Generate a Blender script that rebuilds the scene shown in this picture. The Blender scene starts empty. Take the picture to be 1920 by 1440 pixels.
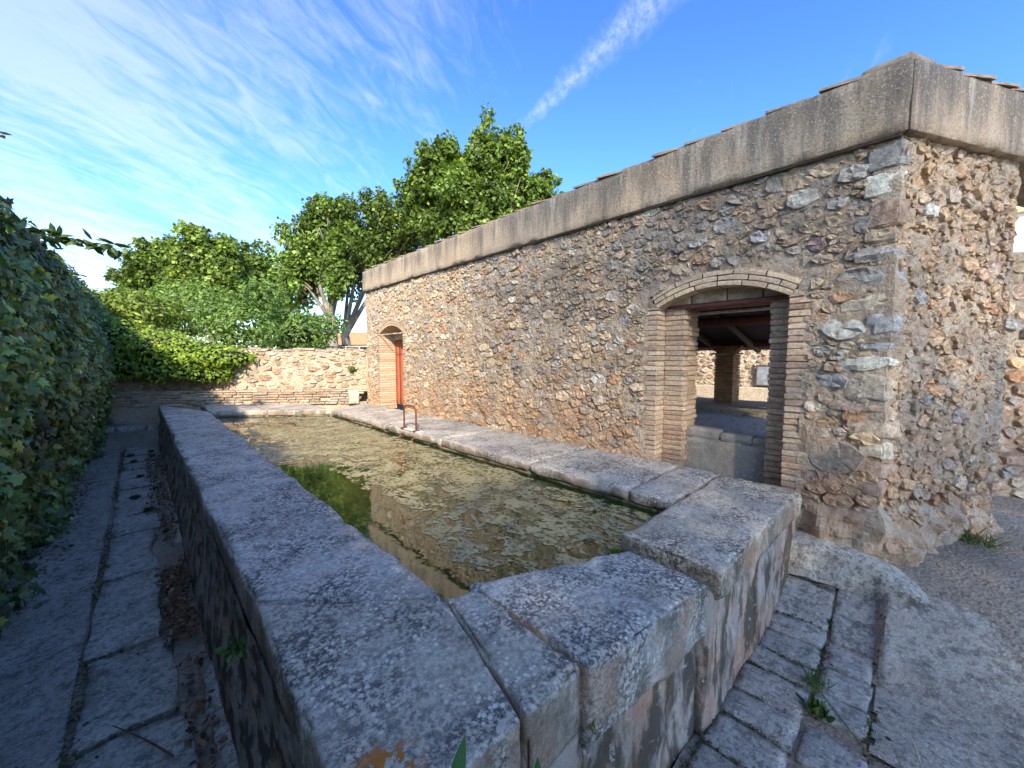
import bpy, math, random
import numpy as np
from mathutils import Vector, Matrix

# ------------------------------------------------------------------ camera, world, sun, exposure
scene = bpy.context.scene
COL = scene.collection
R = math.radians
CAM_H = 1.6
YAW, PITCH = R(43.965), R(3.814)
cam_d = bpy.data.cameras.new('camera'); cam = bpy.data.objects.new('camera', cam_d); COL.objects.link(cam)
cam.location = (0, 0, CAM_H); cam.rotation_euler = (math.pi/2 - PITCH, 0, -YAW)
cam_d.sensor_width = 36; cam_d.lens = 13.5; cam_d.clip_start = 0.02; cam_d.clip_end = 2000
scene.camera = cam
scene.cycles.max_bounces = 6; scene.cycles.diffuse_bounces = 3; scene.cycles.glossy_bounces = 3; scene.cycles.transmission_bounces = 3
scene.cycles.use_adaptive_sampling = True; scene.cycles.adaptive_threshold = .02; scene.cycles.caustics_reflective = False; scene.cycles.caustics_refractive = False
scene.render.resolution_x, scene.render.resolution_y = 1024, 768
scene.view_settings.view_transform = 'Standard'; scene.view_settings.look = 'None'
scene.view_settings.gamma = 1; scene.view_settings.use_curve_mapping = False
scene.view_settings.exposure = 1.4

SUN_AZ = math.atan2(-0.57, -0.82)            # heading of the sun, from +Y towards +X
SUN_EL = R(33)
sun_d = bpy.data.lights.new('sun', 'SUN'); sun_d.energy = 4.0; sun_d.angle = R(0.9); sun_d.color = (1, .86, .66)
sun = bpy.data.objects.new('sun', sun_d); COL.objects.link(sun)
sdir = Vector((math.sin(SUN_AZ)*math.cos(SUN_EL), math.cos(SUN_AZ)*math.cos(SUN_EL), math.sin(SUN_EL)))
sun.rotation_euler = sdir.to_track_quat('Z', 'Y').to_euler()

# ---- small node helpers
def N(nt, typ, ins=None, **at):
    n = nt.nodes.new(typ)
    for k, v in at.items(): setattr(n, k, v)
    for k, v in (ins or {}).items():
        s = n.inputs[k]
        if isinstance(v, bpy.types.NodeSocket): nt.links.new(v, s)
        else: s.default_value = v
    return n
def M(nt, op, a, b=0.0, c=0.0, clamp=False):
    n = nt.nodes.new('ShaderNodeMath'); n.operation = op; n.use_clamp = clamp
    for i, v in enumerate((a, b, c)):
        if isinstance(v, bpy.types.NodeSocket): nt.links.new(v, n.inputs[i])
        else: n.inputs[i].default_value = v
    return n.outputs[0]
def VM(nt, op, a, b=(0, 0, 0)):
    n = nt.nodes.new('ShaderNodeVectorMath'); n.operation = op
    for i, v in enumerate((a, b)):
        if isinstance(v, bpy.types.NodeSocket): nt.links.new(v, n.inputs[i])
        else: n.inputs[i].default_value = v
    return n.outputs['Value'] if op in ('DOT_PRODUCT', 'LENGTH') else n.outputs[0]
def RAMP(nt, fac, lo, hi, a=0.0, b=1.0):
    n = nt.nodes.new('ShaderNodeMapRange'); n.interpolation_type = 'SMOOTHSTEP'; n.clamp = True
    if isinstance(fac, bpy.types.NodeSocket): nt.links.new(fac, n.inputs[0])
    for i, v in enumerate((lo, hi, a, b)): n.inputs[i+1].default_value = v
    return n.outputs[0]
def MIX(nt, fac, a, b, mode='MIX'):
    n = nt.nodes.new('ShaderNodeMix'); n.data_type = 'RGBA'; n.blend_type = mode; n.clamp_factor = True
    for s, v in ((n.inputs[0], fac), (n.inputs[6], a), (n.inputs[7], b)):
        if isinstance(v, bpy.types.NodeSocket): nt.links.new(v, s)
        elif isinstance(v, (int, float)): s.default_value = v
        else: s.default_value = (*v[:3], 1)
    return n.outputs[2]
def NOISE(nt, vec, scale, detail=4, rough=.55, dist=0.0):
    n = N(nt, 'ShaderNodeTexNoise', {'Vector': vec, 'Scale': scale, 'Detail': detail, 'Roughness': rough, 'Distortion': dist})
    return n.outputs['Fac']
def VORO(nt, vec, scale, feature='F1', out='Distance', rnd=1.0):
    n = N(nt, 'ShaderNodeTexVoronoi', {'Vector': vec, 'Scale': scale, 'Randomness': rnd}, feature=feature)
    return n.outputs[out]
def SEP(nt, vec):
    n = N(nt, 'ShaderNodeSeparateXYZ', {0: vec}); return n.outputs[0], n.outputs[1], n.outputs[2]
def STRETCH(nt, vec, s):
    return N(nt, 'ShaderNodeMapping', {'Vector': vec, 'Scale': s}).outputs[0]

world = bpy.data.worlds.new('World'); scene.world = world; world.use_nodes = True
wt = world.node_tree; wt.nodes.clear()
sky = N(wt, 'ShaderNodeTexSky', sky_type='NISHITA', sun_disc=False, sun_elevation=SUN_EL, sun_rotation=SUN_AZ,
        altitude=50, air_density=1.0, dust_density=0.9, ozone_density=2.5)
gen = N(wt, 'ShaderNodeTexCoord').outputs['Generated']
dx, dy, dz = SEP(wt, gen)
inv = M(wt, 'DIVIDE', 1.0, M(wt, 'ADD', M(wt, 'MAXIMUM', dz, 0.0), 0.22))
flat = N(wt, 'ShaderNodeCombineXYZ', {0: M(wt, 'MULTIPLY', dx, inv), 1: M(wt, 'MULTIPLY', dy, inv), 2: 0.0}).outputs[0]
CIRRUS_ROT = R(-28)
rot = N(wt, 'ShaderNodeMapping', {'Vector': flat, 'Rotation': (0, 0, CIRRUS_ROT), 'Location': (3.1, 1.7, 0)}).outputs[0]
streak = NOISE(wt, STRETCH(wt, rot, (0.8, 1.9, 1)), 1.3, 7, .56, .8)
fine = NOISE(wt, STRETCH(wt, rot, (2.2, 5.5, 1)), 3.2, 6, .62, .9)
big = NOISE(wt, N(wt, 'ShaderNodeMapping', {'Vector': flat, 'Location': (0.35, 0.9, 0)}).outputs[0], .75, 2, .5)
cl = M(wt, 'ADD', M(wt, 'MULTIPLY', streak, .52), M(wt, 'MULTIPLY', fine, .48))
west = RAMP(wt, M(wt, 'ADD', M(wt, 'MULTIPLY', dx, .80), M(wt, 'MULTIPLY', dy, -.60)), -.80, .62, 1.0, 0.0)   # the cirrus field lies to the north-west
cov = M(wt, 'ADD', M(wt, 'MULTIPLY', big, .42), M(wt, 'MULTIPLY', west, .34))
cloud = RAMP(wt, M(wt, 'ADD', cl, cov), .80, 1.14, 0.0, .70)
# the old contrail: a thin band along one great circle
def pxdir(x, y):
    fw = Vector((math.sin(YAW)*math.cos(PITCH), math.cos(YAW)*math.cos(PITCH), -math.sin(PITCH)))
    rt = Vector((math.cos(YAW), -math.sin(YAW), 0)); up = rt.cross(fw)
    return (fw + rt*((x-960)/720) - up*((y-720)/720)).normalized()
A_, B_ = pxdir(955, 262), pxdir(1235, -10)
nrm = A_.cross(B_).normalized(); along = (B_-A_).normalized()
dist = VM(wt, 'DOT_PRODUCT', gen, tuple(nrm))
wob = M(wt, 'MULTIPLY', M(wt, 'SUBTRACT', NOISE(wt, gen, 26, 5, .65), .5), .045)
tpos = VM(wt, 'DOT_PRODUCT', VM(wt, 'SUBTRACT', gen, tuple(A_)), tuple(along))
width = RAMP(wt, tpos, 0.0, .45, .010, .034)
edge = M(wt, 'DIVIDE', M(wt, 'ABSOLUTE', M(wt, 'ADD', dist, wob)), width)
trail = M(wt, 'MULTIPLY', RAMP(wt, edge, 0.0, 1.6, 1.0, 0.0), RAMP(wt, tpos, -.02, .12))
trail = M(wt, 'MULTIPLY', trail, RAMP(wt, NOISE(wt, gen, 60, 4, .7), .35, .65, .15, .62))
cl_all = M(wt, 'MAXIMUM', cloud, trail)
SKY = N(wt, 'ShaderNodeGamma', {'Color': sky.outputs[0], 'Gamma': 1.4}).outputs[0]      # punchier sky: deep away from the sun, brighter round it
deep = MIX(wt, 1.0, SKY, (.42, .57, .72), 'MULTIPLY')
hz = RAMP(wt, dz, 0.0, .50, 1.0, 0.0)
clr = MIX(wt, hz, deep, MIX(wt, 1.0, SKY, (.36, .43, .54), 'MULTIPLY'))
cloud_col = MIX(wt, .5, MIX(wt, 1.0, sky.outputs[0], (1.45, 1.25, 1.02), 'MULTIPLY'), (2.4, 2.6, 2.9))
skycol = MIX(wt, cl_all, clr, cloud_col)
bg = N(wt, 'ShaderNodeBackground', {'Color': skycol, 'Strength': 0.15})
N(wt, 'ShaderNodeOutputWorld', {'Surface': bg.outputs[0]})

# ------------------------------------------------------------------ numpy noise
def _hash(i, seed):
    n = (i[..., 0]*374761393 + i[..., 1]*668265263 + i[..., 2]*1442695041 + seed*974711) & 0xffffffff
    n = ((n ^ (n >> 13))*1274126177) & 0xffffffff
    n = ((n ^ (n >> 15))*2246822519) & 0xffffffff
    return ((n ^ (n >> 16)) & 0xffffff)/float(0x7fffff) - 1.0
def vnoise(P, seed=0):
    P = np.asarray(P, float); i = np.floor(P).astype(np.int64); f = P - i; u = f*f*f*(f*(f*6-15)+10)
    r = 0
    for a in (0, 1):
        for b in (0, 1):
            for c in (0, 1):
                w = (u[..., 0] if a else 1-u[..., 0])*(u[..., 1] if b else 1-u[..., 1])*(u[..., 2] if c else 1-u[..., 2])
                r = r + w*_hash(i + np.array([a, b, c]), seed)
    return r
def fbm(P, freq=1., octv=4, gain=.5, seed=0):
    P = np.asarray(P, float)*freq; s = 0; a = 1
    for o in range(octv):
        s = s + a*vnoise(P*(2.03**o) + o*17.3, seed+o); a *= gain
    return s
def sstep(a, b, x):
    t = np.clip((np.asarray(x, float)-a)/(b-a), 0, 1); return t*t*(3-2*t)
def nz(v):
    return v/np.maximum(np.linalg.norm(v, axis=-1, keepdims=True), 1e-9)

# ------------------------------------------------------------------ mesh helpers
def mk(name, V, F, mat, parent=None, smooth=True, col=None, kind=None):
    """one mesh object; V in world coordinates, F an (n,3|4) array or a list of tuples"""
    me = bpy.data.meshes.new(name)
    V = np.asarray(V, np.float32)
    if isinstance(F, np.ndarray):
        k = F.shape[1]; n = len(F)
        me.vertices.add(len(V)); me.vertices.foreach_set('co', V.ravel())
        me.loops.add(n*k); me.loops.foreach_set('vertex_index', F.astype(np.int32).ravel())
        me.polygons.add(n); me.polygons.foreach_set('loop_start', np.arange(0, n*k, k, dtype=np.int32))
        me.polygons.foreach_set('loop_total', np.full(n, k, np.int32))
        me.update(calc_edges=True)
    else:
        me.from_pydata(V.tolist(), [], F); me.update()
    me.polygons.foreach_set('use_smooth', np.full(len(me.polygons), smooth, bool))
    if col is not None:
        a = me.attributes.new('Col', 'FLOAT_COLOR', 'POINT')
        c = np.ones((len(V), 4), np.float32); c[:, :3] = col
        a.data.foreach_set('color', c.ravel())
    me.materials.append(mat)
    o = bpy.data.objects.new(name, me); COL.objects.link(o)
    if parent is not None: attach(o, parent)
    if kind: o['kind'] = kind
    return o
def attach(o, parent):
    o.parent = parent
    if parent.parent is None: o.matrix_parent_inverse = Matrix.Translation(-parent.location)
def thing(name, label, cat, loc=(0, 0, 0), group=None):
    o = bpy.data.objects.new(name, None); COL.objects.link(o); o.location = loc; o.empty_display_size = .1
    return tag(o, label, cat, group)
def tag(o, label, cat, group=None):
    o['label'] = label; o['category'] = cat
    if group: o['group'] = group
    return o
def struct(o, label=None):
    o['kind'] = 'structure'
    if label: o['label'] = label
    return o

class Geo:
    def __init__(s): s.V = []; s.F = []; s.C = []; s.n = 0
    def add(s, V, F, c=None):
        V = np.asarray(V, float); s.V.append(V)
        s.F += [tuple(int(i)+s.n for i in f) for f in F]; s.n += len(V)
        s.C.append(np.broadcast_to(np.array(c if c is not None else (1, 1, 1), float), (len(V), 3)))
    def build(s, name, mat, parent=None, smooth=False, kind=None):
        return mk(name, np.vstack(s.V), s.F, mat, parent, smooth, np.vstack(s.C), kind)

def lattice(nx, ny, nz_):
    K = lambda i, j, k: (i*(ny+1)+j)*(nz_+1)+k
    Q = []
    def face(a, b, fn, flip):
        A, B = np.meshgrid(np.arange(a), np.arange(b), indexing='ij')
        q = np.stack([fn(A, B), fn(A+1, B), fn(A+1, B+1), fn(A, B+1)], -1).reshape(-1, 4)
        Q.append(q[:, ::-1] if flip else q)
    face(nx, ny, lambda a, b: K(a, b, 0*a), True); face(nx, ny, lambda a, b: K(a, b, 0*a+nz_), False)
    face(nx, nz_, lambda a, b: K(a, 0*a, b), False); face(nx, nz_, lambda a, b: K(a, 0*a+ny, b), True)
    face(ny, nz_, lambda a, b: K(0*a, a, b), True); face(ny, nz_, lambda a, b: K(0*a+nx, a, b), False)
    Q = np.vstack(Q); u, invx = np.unique(Q, return_inverse=True)
    k = u % (nz_+1); j = (u//(nz_+1)) % (ny+1); i = u//((nz_+1)*(ny+1))
    return np.stack([i/nx, j/ny, k/nz_], -1), invx.reshape(Q.shape)
def blockgeo(L, res, r, amp, seed, mapf, freq=6., chip=0.0, wob=0.0, octv=4):
    """rounded, weathered box of size L (metres); mapf takes (a,b,c) metric -> world"""
    n = [max(2, int(round(l/res))) for l in L]
    U, Q = lattice(*n); L = np.array(L)
    # squeeze the outer rows so that the rounding has points to work with
    for ax in range(3):
        if n[ax] > 3:
            m = U[:, ax]; t = 1.0/n[ax]; rr = r/L[ax]*.55
            U[:, ax] = np.where(np.isclose(m, t), min(t, rr), np.where(np.isclose(m, 1-t), max(1-t, 1-rr), m))
    p = U*L; rr = min(r, .49*L.min())
    q = np.clip(p, rr, L-rr); d = nz(p-q); e = 1-np.abs(d).max(1)
    base = q + d*rr
    W = mapf(base)
    disp = amp*fbm(W, freq, octv, .55, seed)
    if chip: disp = disp - chip*np.maximum(0, fbm(W, 9., 3, .6, seed+9)+.1)*sstep(0.0, .25, e)
    if wob: base = base + wob*np.stack([vnoise(W*2.3+5, seed+3), vnoise(W*2.3+9, seed+4), 0*e], -1)*np.abs(d)
    return mapf(base + d*disp[:, None]), Q
def quadmap(c, z0, z1):
    """corners c[0..3] (x,y) run round the block; z0,z1 scalars or four values"""
    c = np.array(c, float); z0 = np.broadcast_to(np.array(z0, float), 4); z1 = np.broadcast_to(np.array(z1, float), 4)
    Lx = (np.linalg.norm(c[1]-c[0])+np.linalg.norm(c[2]-c[3]))/2; Ly = (np.linalg.norm(c[3]-c[0])+np.linalg.norm(c[2]-c[1]))/2
    Lz = float((z1-z0).mean())
    def f(p):
        u, v, w = p[:, 0]/Lx, p[:, 1]/Ly, p[:, 2]/Lz
        b = np.stack([(1-u)*(1-v), u*(1-v), u*v, (1-u)*v], -1)
        return np.column_stack([b@c, (b@z0)*(1-w)+(b@z1)*w])
    return (Lx, Ly, Lz), f
def stoneblock(name, c, z0, z1, mat, parent, res=.03, r=.02, amp=.006, seed=0, chip=.01, wob=0., freq=6., col=None, smooth=True):
    L, f = quadmap(c, z0, z1); V, Q = blockgeo(L, res, r, amp, seed, f, freq, chip, wob)
    return mk(name, V, Q, mat, parent, smooth, col)
def rect(x0, x1, y0, y1): return [(x0, y0), (x1, y0), (x1, y1), (x0, y1)]

def chbox(lo, hi, ch=.004, jit=0.0, rng=None, mapf=None):
    """chamfered box, 44 triangles"""
    lo = np.array(lo, float); hi = np.array(hi, float); V = []; key = {}
    for sx in (0, 1):
        for sy in (0, 1):
            for sz in (0, 1):
                s = np.array([sx, sy, sz]); P = np.where(s, hi, lo); inn = np.where(s, -1, 1)*ch
                if rng is not None and jit: P = P + rng.uniform(-jit, jit, 3)
                for ax in range(3):
                    q = P + inn; q[ax] = P[ax]; key[(sx, sy, sz, ax)] = len(V); V.append(q)
    F = []
    for ax in range(3):
        o = [i for i in range(3) if i != ax]
        for s in (0, 1):
            f = []
            for a, b in ((0, 0), (1, 0), (1, 1), (0, 1)):
                k = [0, 0, 0]; k[ax] = s; k[o[0]] = a; k[o[1]] = b; f.append(key[(*k, ax)])
            if (s == 0) != (ax == 1): f = f[::-1]
            F.append(tuple(f))
    cen = (lo+hi)/2; Va = np.array(V)
    for ax in range(3):
        o = [i for i in range(3) if i != ax]
        for a in (0, 1):
            for b in (0, 1):
                k0 = [0, 0, 0]; k0[o[0]] = a; k0[o[1]] = b; k1 = list(k0); k1[ax] = 1
                F.append((key[(*k0, o[0])], key[(*k1, o[0])], key[(*k1, o[1])], key[(*k0, o[1])]))
    for sx in (0, 1):
        for sy in (0, 1):
            for sz in (0, 1): F.append(tuple(key[(sx, sy, sz, a)] for a in range(3)))
    G = []
    for f in F:
        a, b, c = Va[f[0]], Va[f[1]], Va[f[2]]
        G.append(f if np.dot(np.cross(b-a, c-a), Va[list(f)].mean(0)-cen) > 0 else f[::-1])
    if mapf is not None: Va = mapf(Va)
    return Va, G
def tube(path, rad, seg=8, cap=True):
    P = np.array(path, float); n = len(P); rad = np.broadcast_to(np.array(rad, float), n)
    T = nz(np.gradient(P, axis=0)); ref = np.array([0, 0, 1.]) if abs(T[0, 2]) < .9 else np.array([1., 0, 0])
    V = []; a = np.linspace(0, 2*np.pi, seg, endpoint=False)
    for i in range(n):
        x = np.cross(T[i], ref); x /= np.linalg.norm(x)+1e-9; y = np.cross(T[i], x); ref = np.cross(x, T[i])
        V.append(P[i] + rad[i]*(np.cos(a)[:, None]*x + np.sin(a)[:, None]*y))
    F = [(i*seg+j, i*seg+(j+1) % seg, (i+1)*seg+(j+1) % seg, (i+1)*seg+j) for i in range(n-1) for j in range(seg)]
    if cap: F += [tuple(range(seg))[::-1], tuple(range((n-1)*seg, n*seg))]
    return np.vstack(V), F
def bez(a, b, c, n=8):
    t = np.linspace(0, 1, n)[:, None]; a, b, c = map(lambda v: np.array(v, float), (a, b, c))
    return (1-t)**2*a + 2*t*(1-t)*b + t*t*c
def grid(us, vs, f, keep=None):
    """sheet over us x vs; f(U,V) -> (n,3)"""
    A, B = np.meshgrid(us, vs, indexing='ij'); V = f(A.ravel(), B.ravel()); nu, nv = len(us), len(vs)
    I, J = np.meshgrid(np.arange(nu-1), np.arange(nv-1), indexing='ij')
    Q = np.stack([I*nv+J, (I+1)*nv+J, (I+1)*nv+J+1, I*nv+J+1], -1).reshape(-1, 4)
    if keep is not None:
        uc = (us[:-1]+us[1:])/2; vc = (vs[:-1]+vs[1:])/2; UU, VV = np.meshgrid(uc, vc, indexing='ij')
        Q = Q[keep(UU.ravel(), VV.ravel())]
    return V, Q

# leaves -----------------------------------------------------------------------------------------
def fold(outline, cz):
    P = np.array(outline, float); n = len(P)
    V = np.vstack([P, [[0, P[:, 1].mean(), cz]]])
    return V, np.array([(n, i, (i+1) % n) for i in range(n)])
_half = [(.30, -.10, -.03), (.50, .20, -.06), (.27, .34, 0), (.40, .62, -.06), (.15, .62, 0)]
LOBED = fold([(0, 0, .0)]+_half+[(0, 1, -.10)]+[(-x, y, z) for x, y, z in _half[::-1]], .05)
OVAL = (np.array([(0, 0, 0), (.24, .28, -.04), (.22, .66, -.05), (0, 1, -.12), (-.22, .66, -.05), (-.24, .28, -.04), (0, .45, .06)]),
        np.array([(6, 0, 1), (6, 1, 2), (6, 2, 3), (6, 3, 4), (6, 4, 5), (6, 5, 0)]))
KITE = (np.array([(0, 0, .0), (.42, .48, -.07), (0, 1, -.08), (-.42, .48, -.07)]), np.array([(0, 1, 2), (0, 2, 3)]))
def leafcloud(P, Nn, size, tmpl, rng, droop=.0):
    T, tri = tmpl; n = len(P); k = len(T)
    Nn = nz(Nn); t = rng.normal(size=(n, 3)); t[:, 2] -= droop
    b = nz(t - (t*Nn).sum(1, keepdims=True)*Nn); a = np.cross(b, Nn)
    s = np.broadcast_to(np.array(size, float), n)[:, None, None]
    V = P[:, None] + s*(T[None, :, 0:1]*a[:, None] + T[None, :, 1:2]*b[:, None] + T[None, :, 2:3]*Nn[:, None])
    F = tri[None] + (np.arange(n)*k)[:, None, None]
    return V.reshape(-1, 3), F.reshape(-1, 3), k
def leafobj(name, P, Nn, size, tmpl, rng, cols, mat, parent=None, droop=0., kind=None):
    V, F, k = leafcloud(P, Nn, size, tmpl, rng, droop)
    return mk(name, V, F, mat, parent, False, np.repeat(cols, k, 0), kind)
def leafcols(n, rng, base, var=.25, warm=.0):
    b = np.array(base)*np.exp(rng.normal(0, var, (n, 1)))
    w = rng.random((n, 1)) < warm
    return np.clip(np.where(w, b*np.array([1.9, 1.35, .7]), b), 0, .6)
# ------------------------------------------------------------------ materials
def newmat(name):
    m = bpy.data.materials.new(name); m.use_nodes = True; nt = m.node_tree
    b = nt.nodes['Principled BSDF']; pos = N(nt, 'ShaderNodeNewGeometry').outputs['Position']
    return m, nt, b, pos
def fin(nt, b, color, rough=.9, height=None, bstr=.5, bdist=.01, spec=.3):
    for s, v in (('Base Color', color), ('Roughness', rough), ('Specular IOR Level', spec)):
        if isinstance(v, bpy.types.NodeSocket): nt.links.new(v, b.inputs[s])
        else: b.inputs[s].default_value = (*v, 1) if isinstance(v, tuple) else v
    if height is not None:
        bp = N(nt, 'ShaderNodeBump', {'Height': height, 'Strength': bstr, 'Distance': bdist})
        nt.links.new(bp.outputs[0], b.inputs['Normal'])
def attr(nt): return N(nt, 'ShaderNodeAttribute', attribute_name='Col').outputs['Color']

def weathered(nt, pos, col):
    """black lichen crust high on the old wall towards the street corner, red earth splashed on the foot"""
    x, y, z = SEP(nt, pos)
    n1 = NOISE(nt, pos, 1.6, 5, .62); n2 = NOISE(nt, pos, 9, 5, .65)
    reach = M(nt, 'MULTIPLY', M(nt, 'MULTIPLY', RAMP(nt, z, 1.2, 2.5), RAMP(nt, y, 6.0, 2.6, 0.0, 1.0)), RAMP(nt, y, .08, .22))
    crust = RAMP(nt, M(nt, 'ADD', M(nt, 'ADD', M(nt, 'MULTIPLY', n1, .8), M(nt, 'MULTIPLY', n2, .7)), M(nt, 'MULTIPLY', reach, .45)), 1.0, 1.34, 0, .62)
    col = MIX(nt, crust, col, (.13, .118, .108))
    foot = M(nt, 'MULTIPLY', RAMP(nt, z, 1.45, .70), RAMP(nt, NOISE(nt, pos, 3.2, 4), .38, .62))
    col = MIX(nt, M(nt, 'MULTIPLY', foot, .55), col, (.40, .22, .12))
    return col

# rubble stone: colour of each stone in the mesh attribute, grain here
def m_stone(name, wall=True):
    m, nt, b, pos = newmat(name); c = attr(nt)
    g = NOISE(nt, pos, 34, 6, .7); g2 = NOISE(nt, pos, 120, 3, .6)
    c = MIX(nt, 1.0, c, MIX(nt, RAMP(nt, g, .3, .72), (.55, .53, .5), (1.28, 1.26, 1.22)), 'MULTIPLY')
    c = MIX(nt, RAMP(nt, NOISE(nt, pos, 15, 4, .7), .60, .72, 0, .5), c, (.60, .56, .48))
    c = MIX(nt, RAMP(nt, NOISE(nt, STRETCH(nt, pos, (1, 1, 2.5)), 22, 4, .7), .60, .70, 0, .7), c, (.13, .11, .095))
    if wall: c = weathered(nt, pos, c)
    h = M(nt, 'ADD', M(nt, 'MULTIPLY', g, .8), M(nt, 'MULTIPLY', g2, .3))
    fin(nt, b, c, .92, h, .9, .018, .2); return m
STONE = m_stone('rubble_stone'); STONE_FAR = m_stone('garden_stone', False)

def m_mortar(name, wall=True, pink=1.0):
    m, nt, b, pos = newmat(name)
    c = MIX(nt, RAMP(nt, NOISE(nt, pos, 2.2, 5, .6), .35, .65), (.43, .30, .19), (.46, .36, .255))
    c = MIX(nt, RAMP(nt, NOISE(nt, pos, 18, 5, .7), .40, .62, 0, .75), c, (.52, .45, .345))
    c = MIX(nt, RAMP(nt, VORO(nt, pos, 46), .12, .30, .45, 0), c, (.60, .55, .46))
    c = MIX(nt, RAMP(nt, NOISE(nt, pos, 42, 5, .75), .57, .68, 0, .8), c, (.12, .095, .075))
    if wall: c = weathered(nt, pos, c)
    h = M(nt, 'ADD', NOISE(nt, pos, 30, 7, .74), M(nt, 'MULTIPLY', VORO(nt, pos, 62), .22))
    fin(nt, b, c, .95, h, 1.0, .03, .15); return m
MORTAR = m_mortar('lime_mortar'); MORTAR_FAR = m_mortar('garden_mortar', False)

def m_brick():
    m, nt, b, pos = newmat('thin_brick'); c = attr(nt)
    c = MIX(nt, 1.0, c, MIX(nt, RAMP(nt, NOISE(nt, pos, 45, 5, .7), .3, .7), (.62, .6, .56), (1.2, 1.2, 1.2)), 'MULTIPLY')
    c = MIX(nt, RAMP(nt, NOISE(nt, pos, 14, 4, .7), .6, .7, 0, .55), c, (.50, .44, .35))
    fin(nt, b, c, .9, NOISE(nt, pos, 70, 5, .7), .7, .008, .2); return m
BRICK = m_brick()

def m_band():
    m, nt, b, pos = newmat('cornice_render'); x, y, z = SEP(nt, pos)
    st = STRETCH(nt, pos, (1, 1, .12))
    s1 = NOISE(nt, st, 5.5, 4, .6); s2 = NOISE(nt, st, 26, 4, .65)
    run = M(nt, 'ADD', M(nt, 'MULTIPLY', s1, .65), M(nt, 'MULTIPLY', s2, .35))
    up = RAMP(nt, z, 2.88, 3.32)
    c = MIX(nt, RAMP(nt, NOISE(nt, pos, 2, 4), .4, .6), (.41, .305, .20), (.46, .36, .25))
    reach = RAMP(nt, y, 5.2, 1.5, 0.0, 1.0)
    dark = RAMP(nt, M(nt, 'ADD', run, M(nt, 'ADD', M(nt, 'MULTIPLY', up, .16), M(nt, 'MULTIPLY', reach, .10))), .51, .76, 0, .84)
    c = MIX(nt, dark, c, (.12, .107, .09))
    pale = RAMP(nt, M(nt, 'ADD', NOISE(nt, st, 9, 4, .6), M(nt, 'MULTIPLY', up, .08)), .60, .74, 0, .6)
    c = MIX(nt, pale, c, (.46, .41, .34))
    spk = RAMP(nt, VORO(nt, pos, 85), .10, .22, .75, 0)
    c = MIX(nt, M(nt, 'MULTIPLY', spk, RAMP(nt, M(nt, 'ADD', NOISE(nt, pos, 6, 4), M(nt, 'MULTIPLY', up, .2)), .52, .68)), c, (.62, .58, .47))
    c = MIX(nt, RAMP(nt, NOISE(nt, pos, 62, 5, .75), .50, .62, 0, .6), c, (.14, .12, .10))
    c = MIX(nt, RAMP(nt, NOISE(nt, VM(nt, 'ADD', pos, (5, 2, 8)), 74, 5, .75), .54, .64, 0, .55), c, (.58, .52, .42))
    fin(nt, b, c, .95, M(nt, 'ADD', NOISE(nt, pos, 60, 6, .75), M(nt, 'MULTIPLY', s2, .4)), .8, .014, .15); return m
BAND = m_band()

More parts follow.
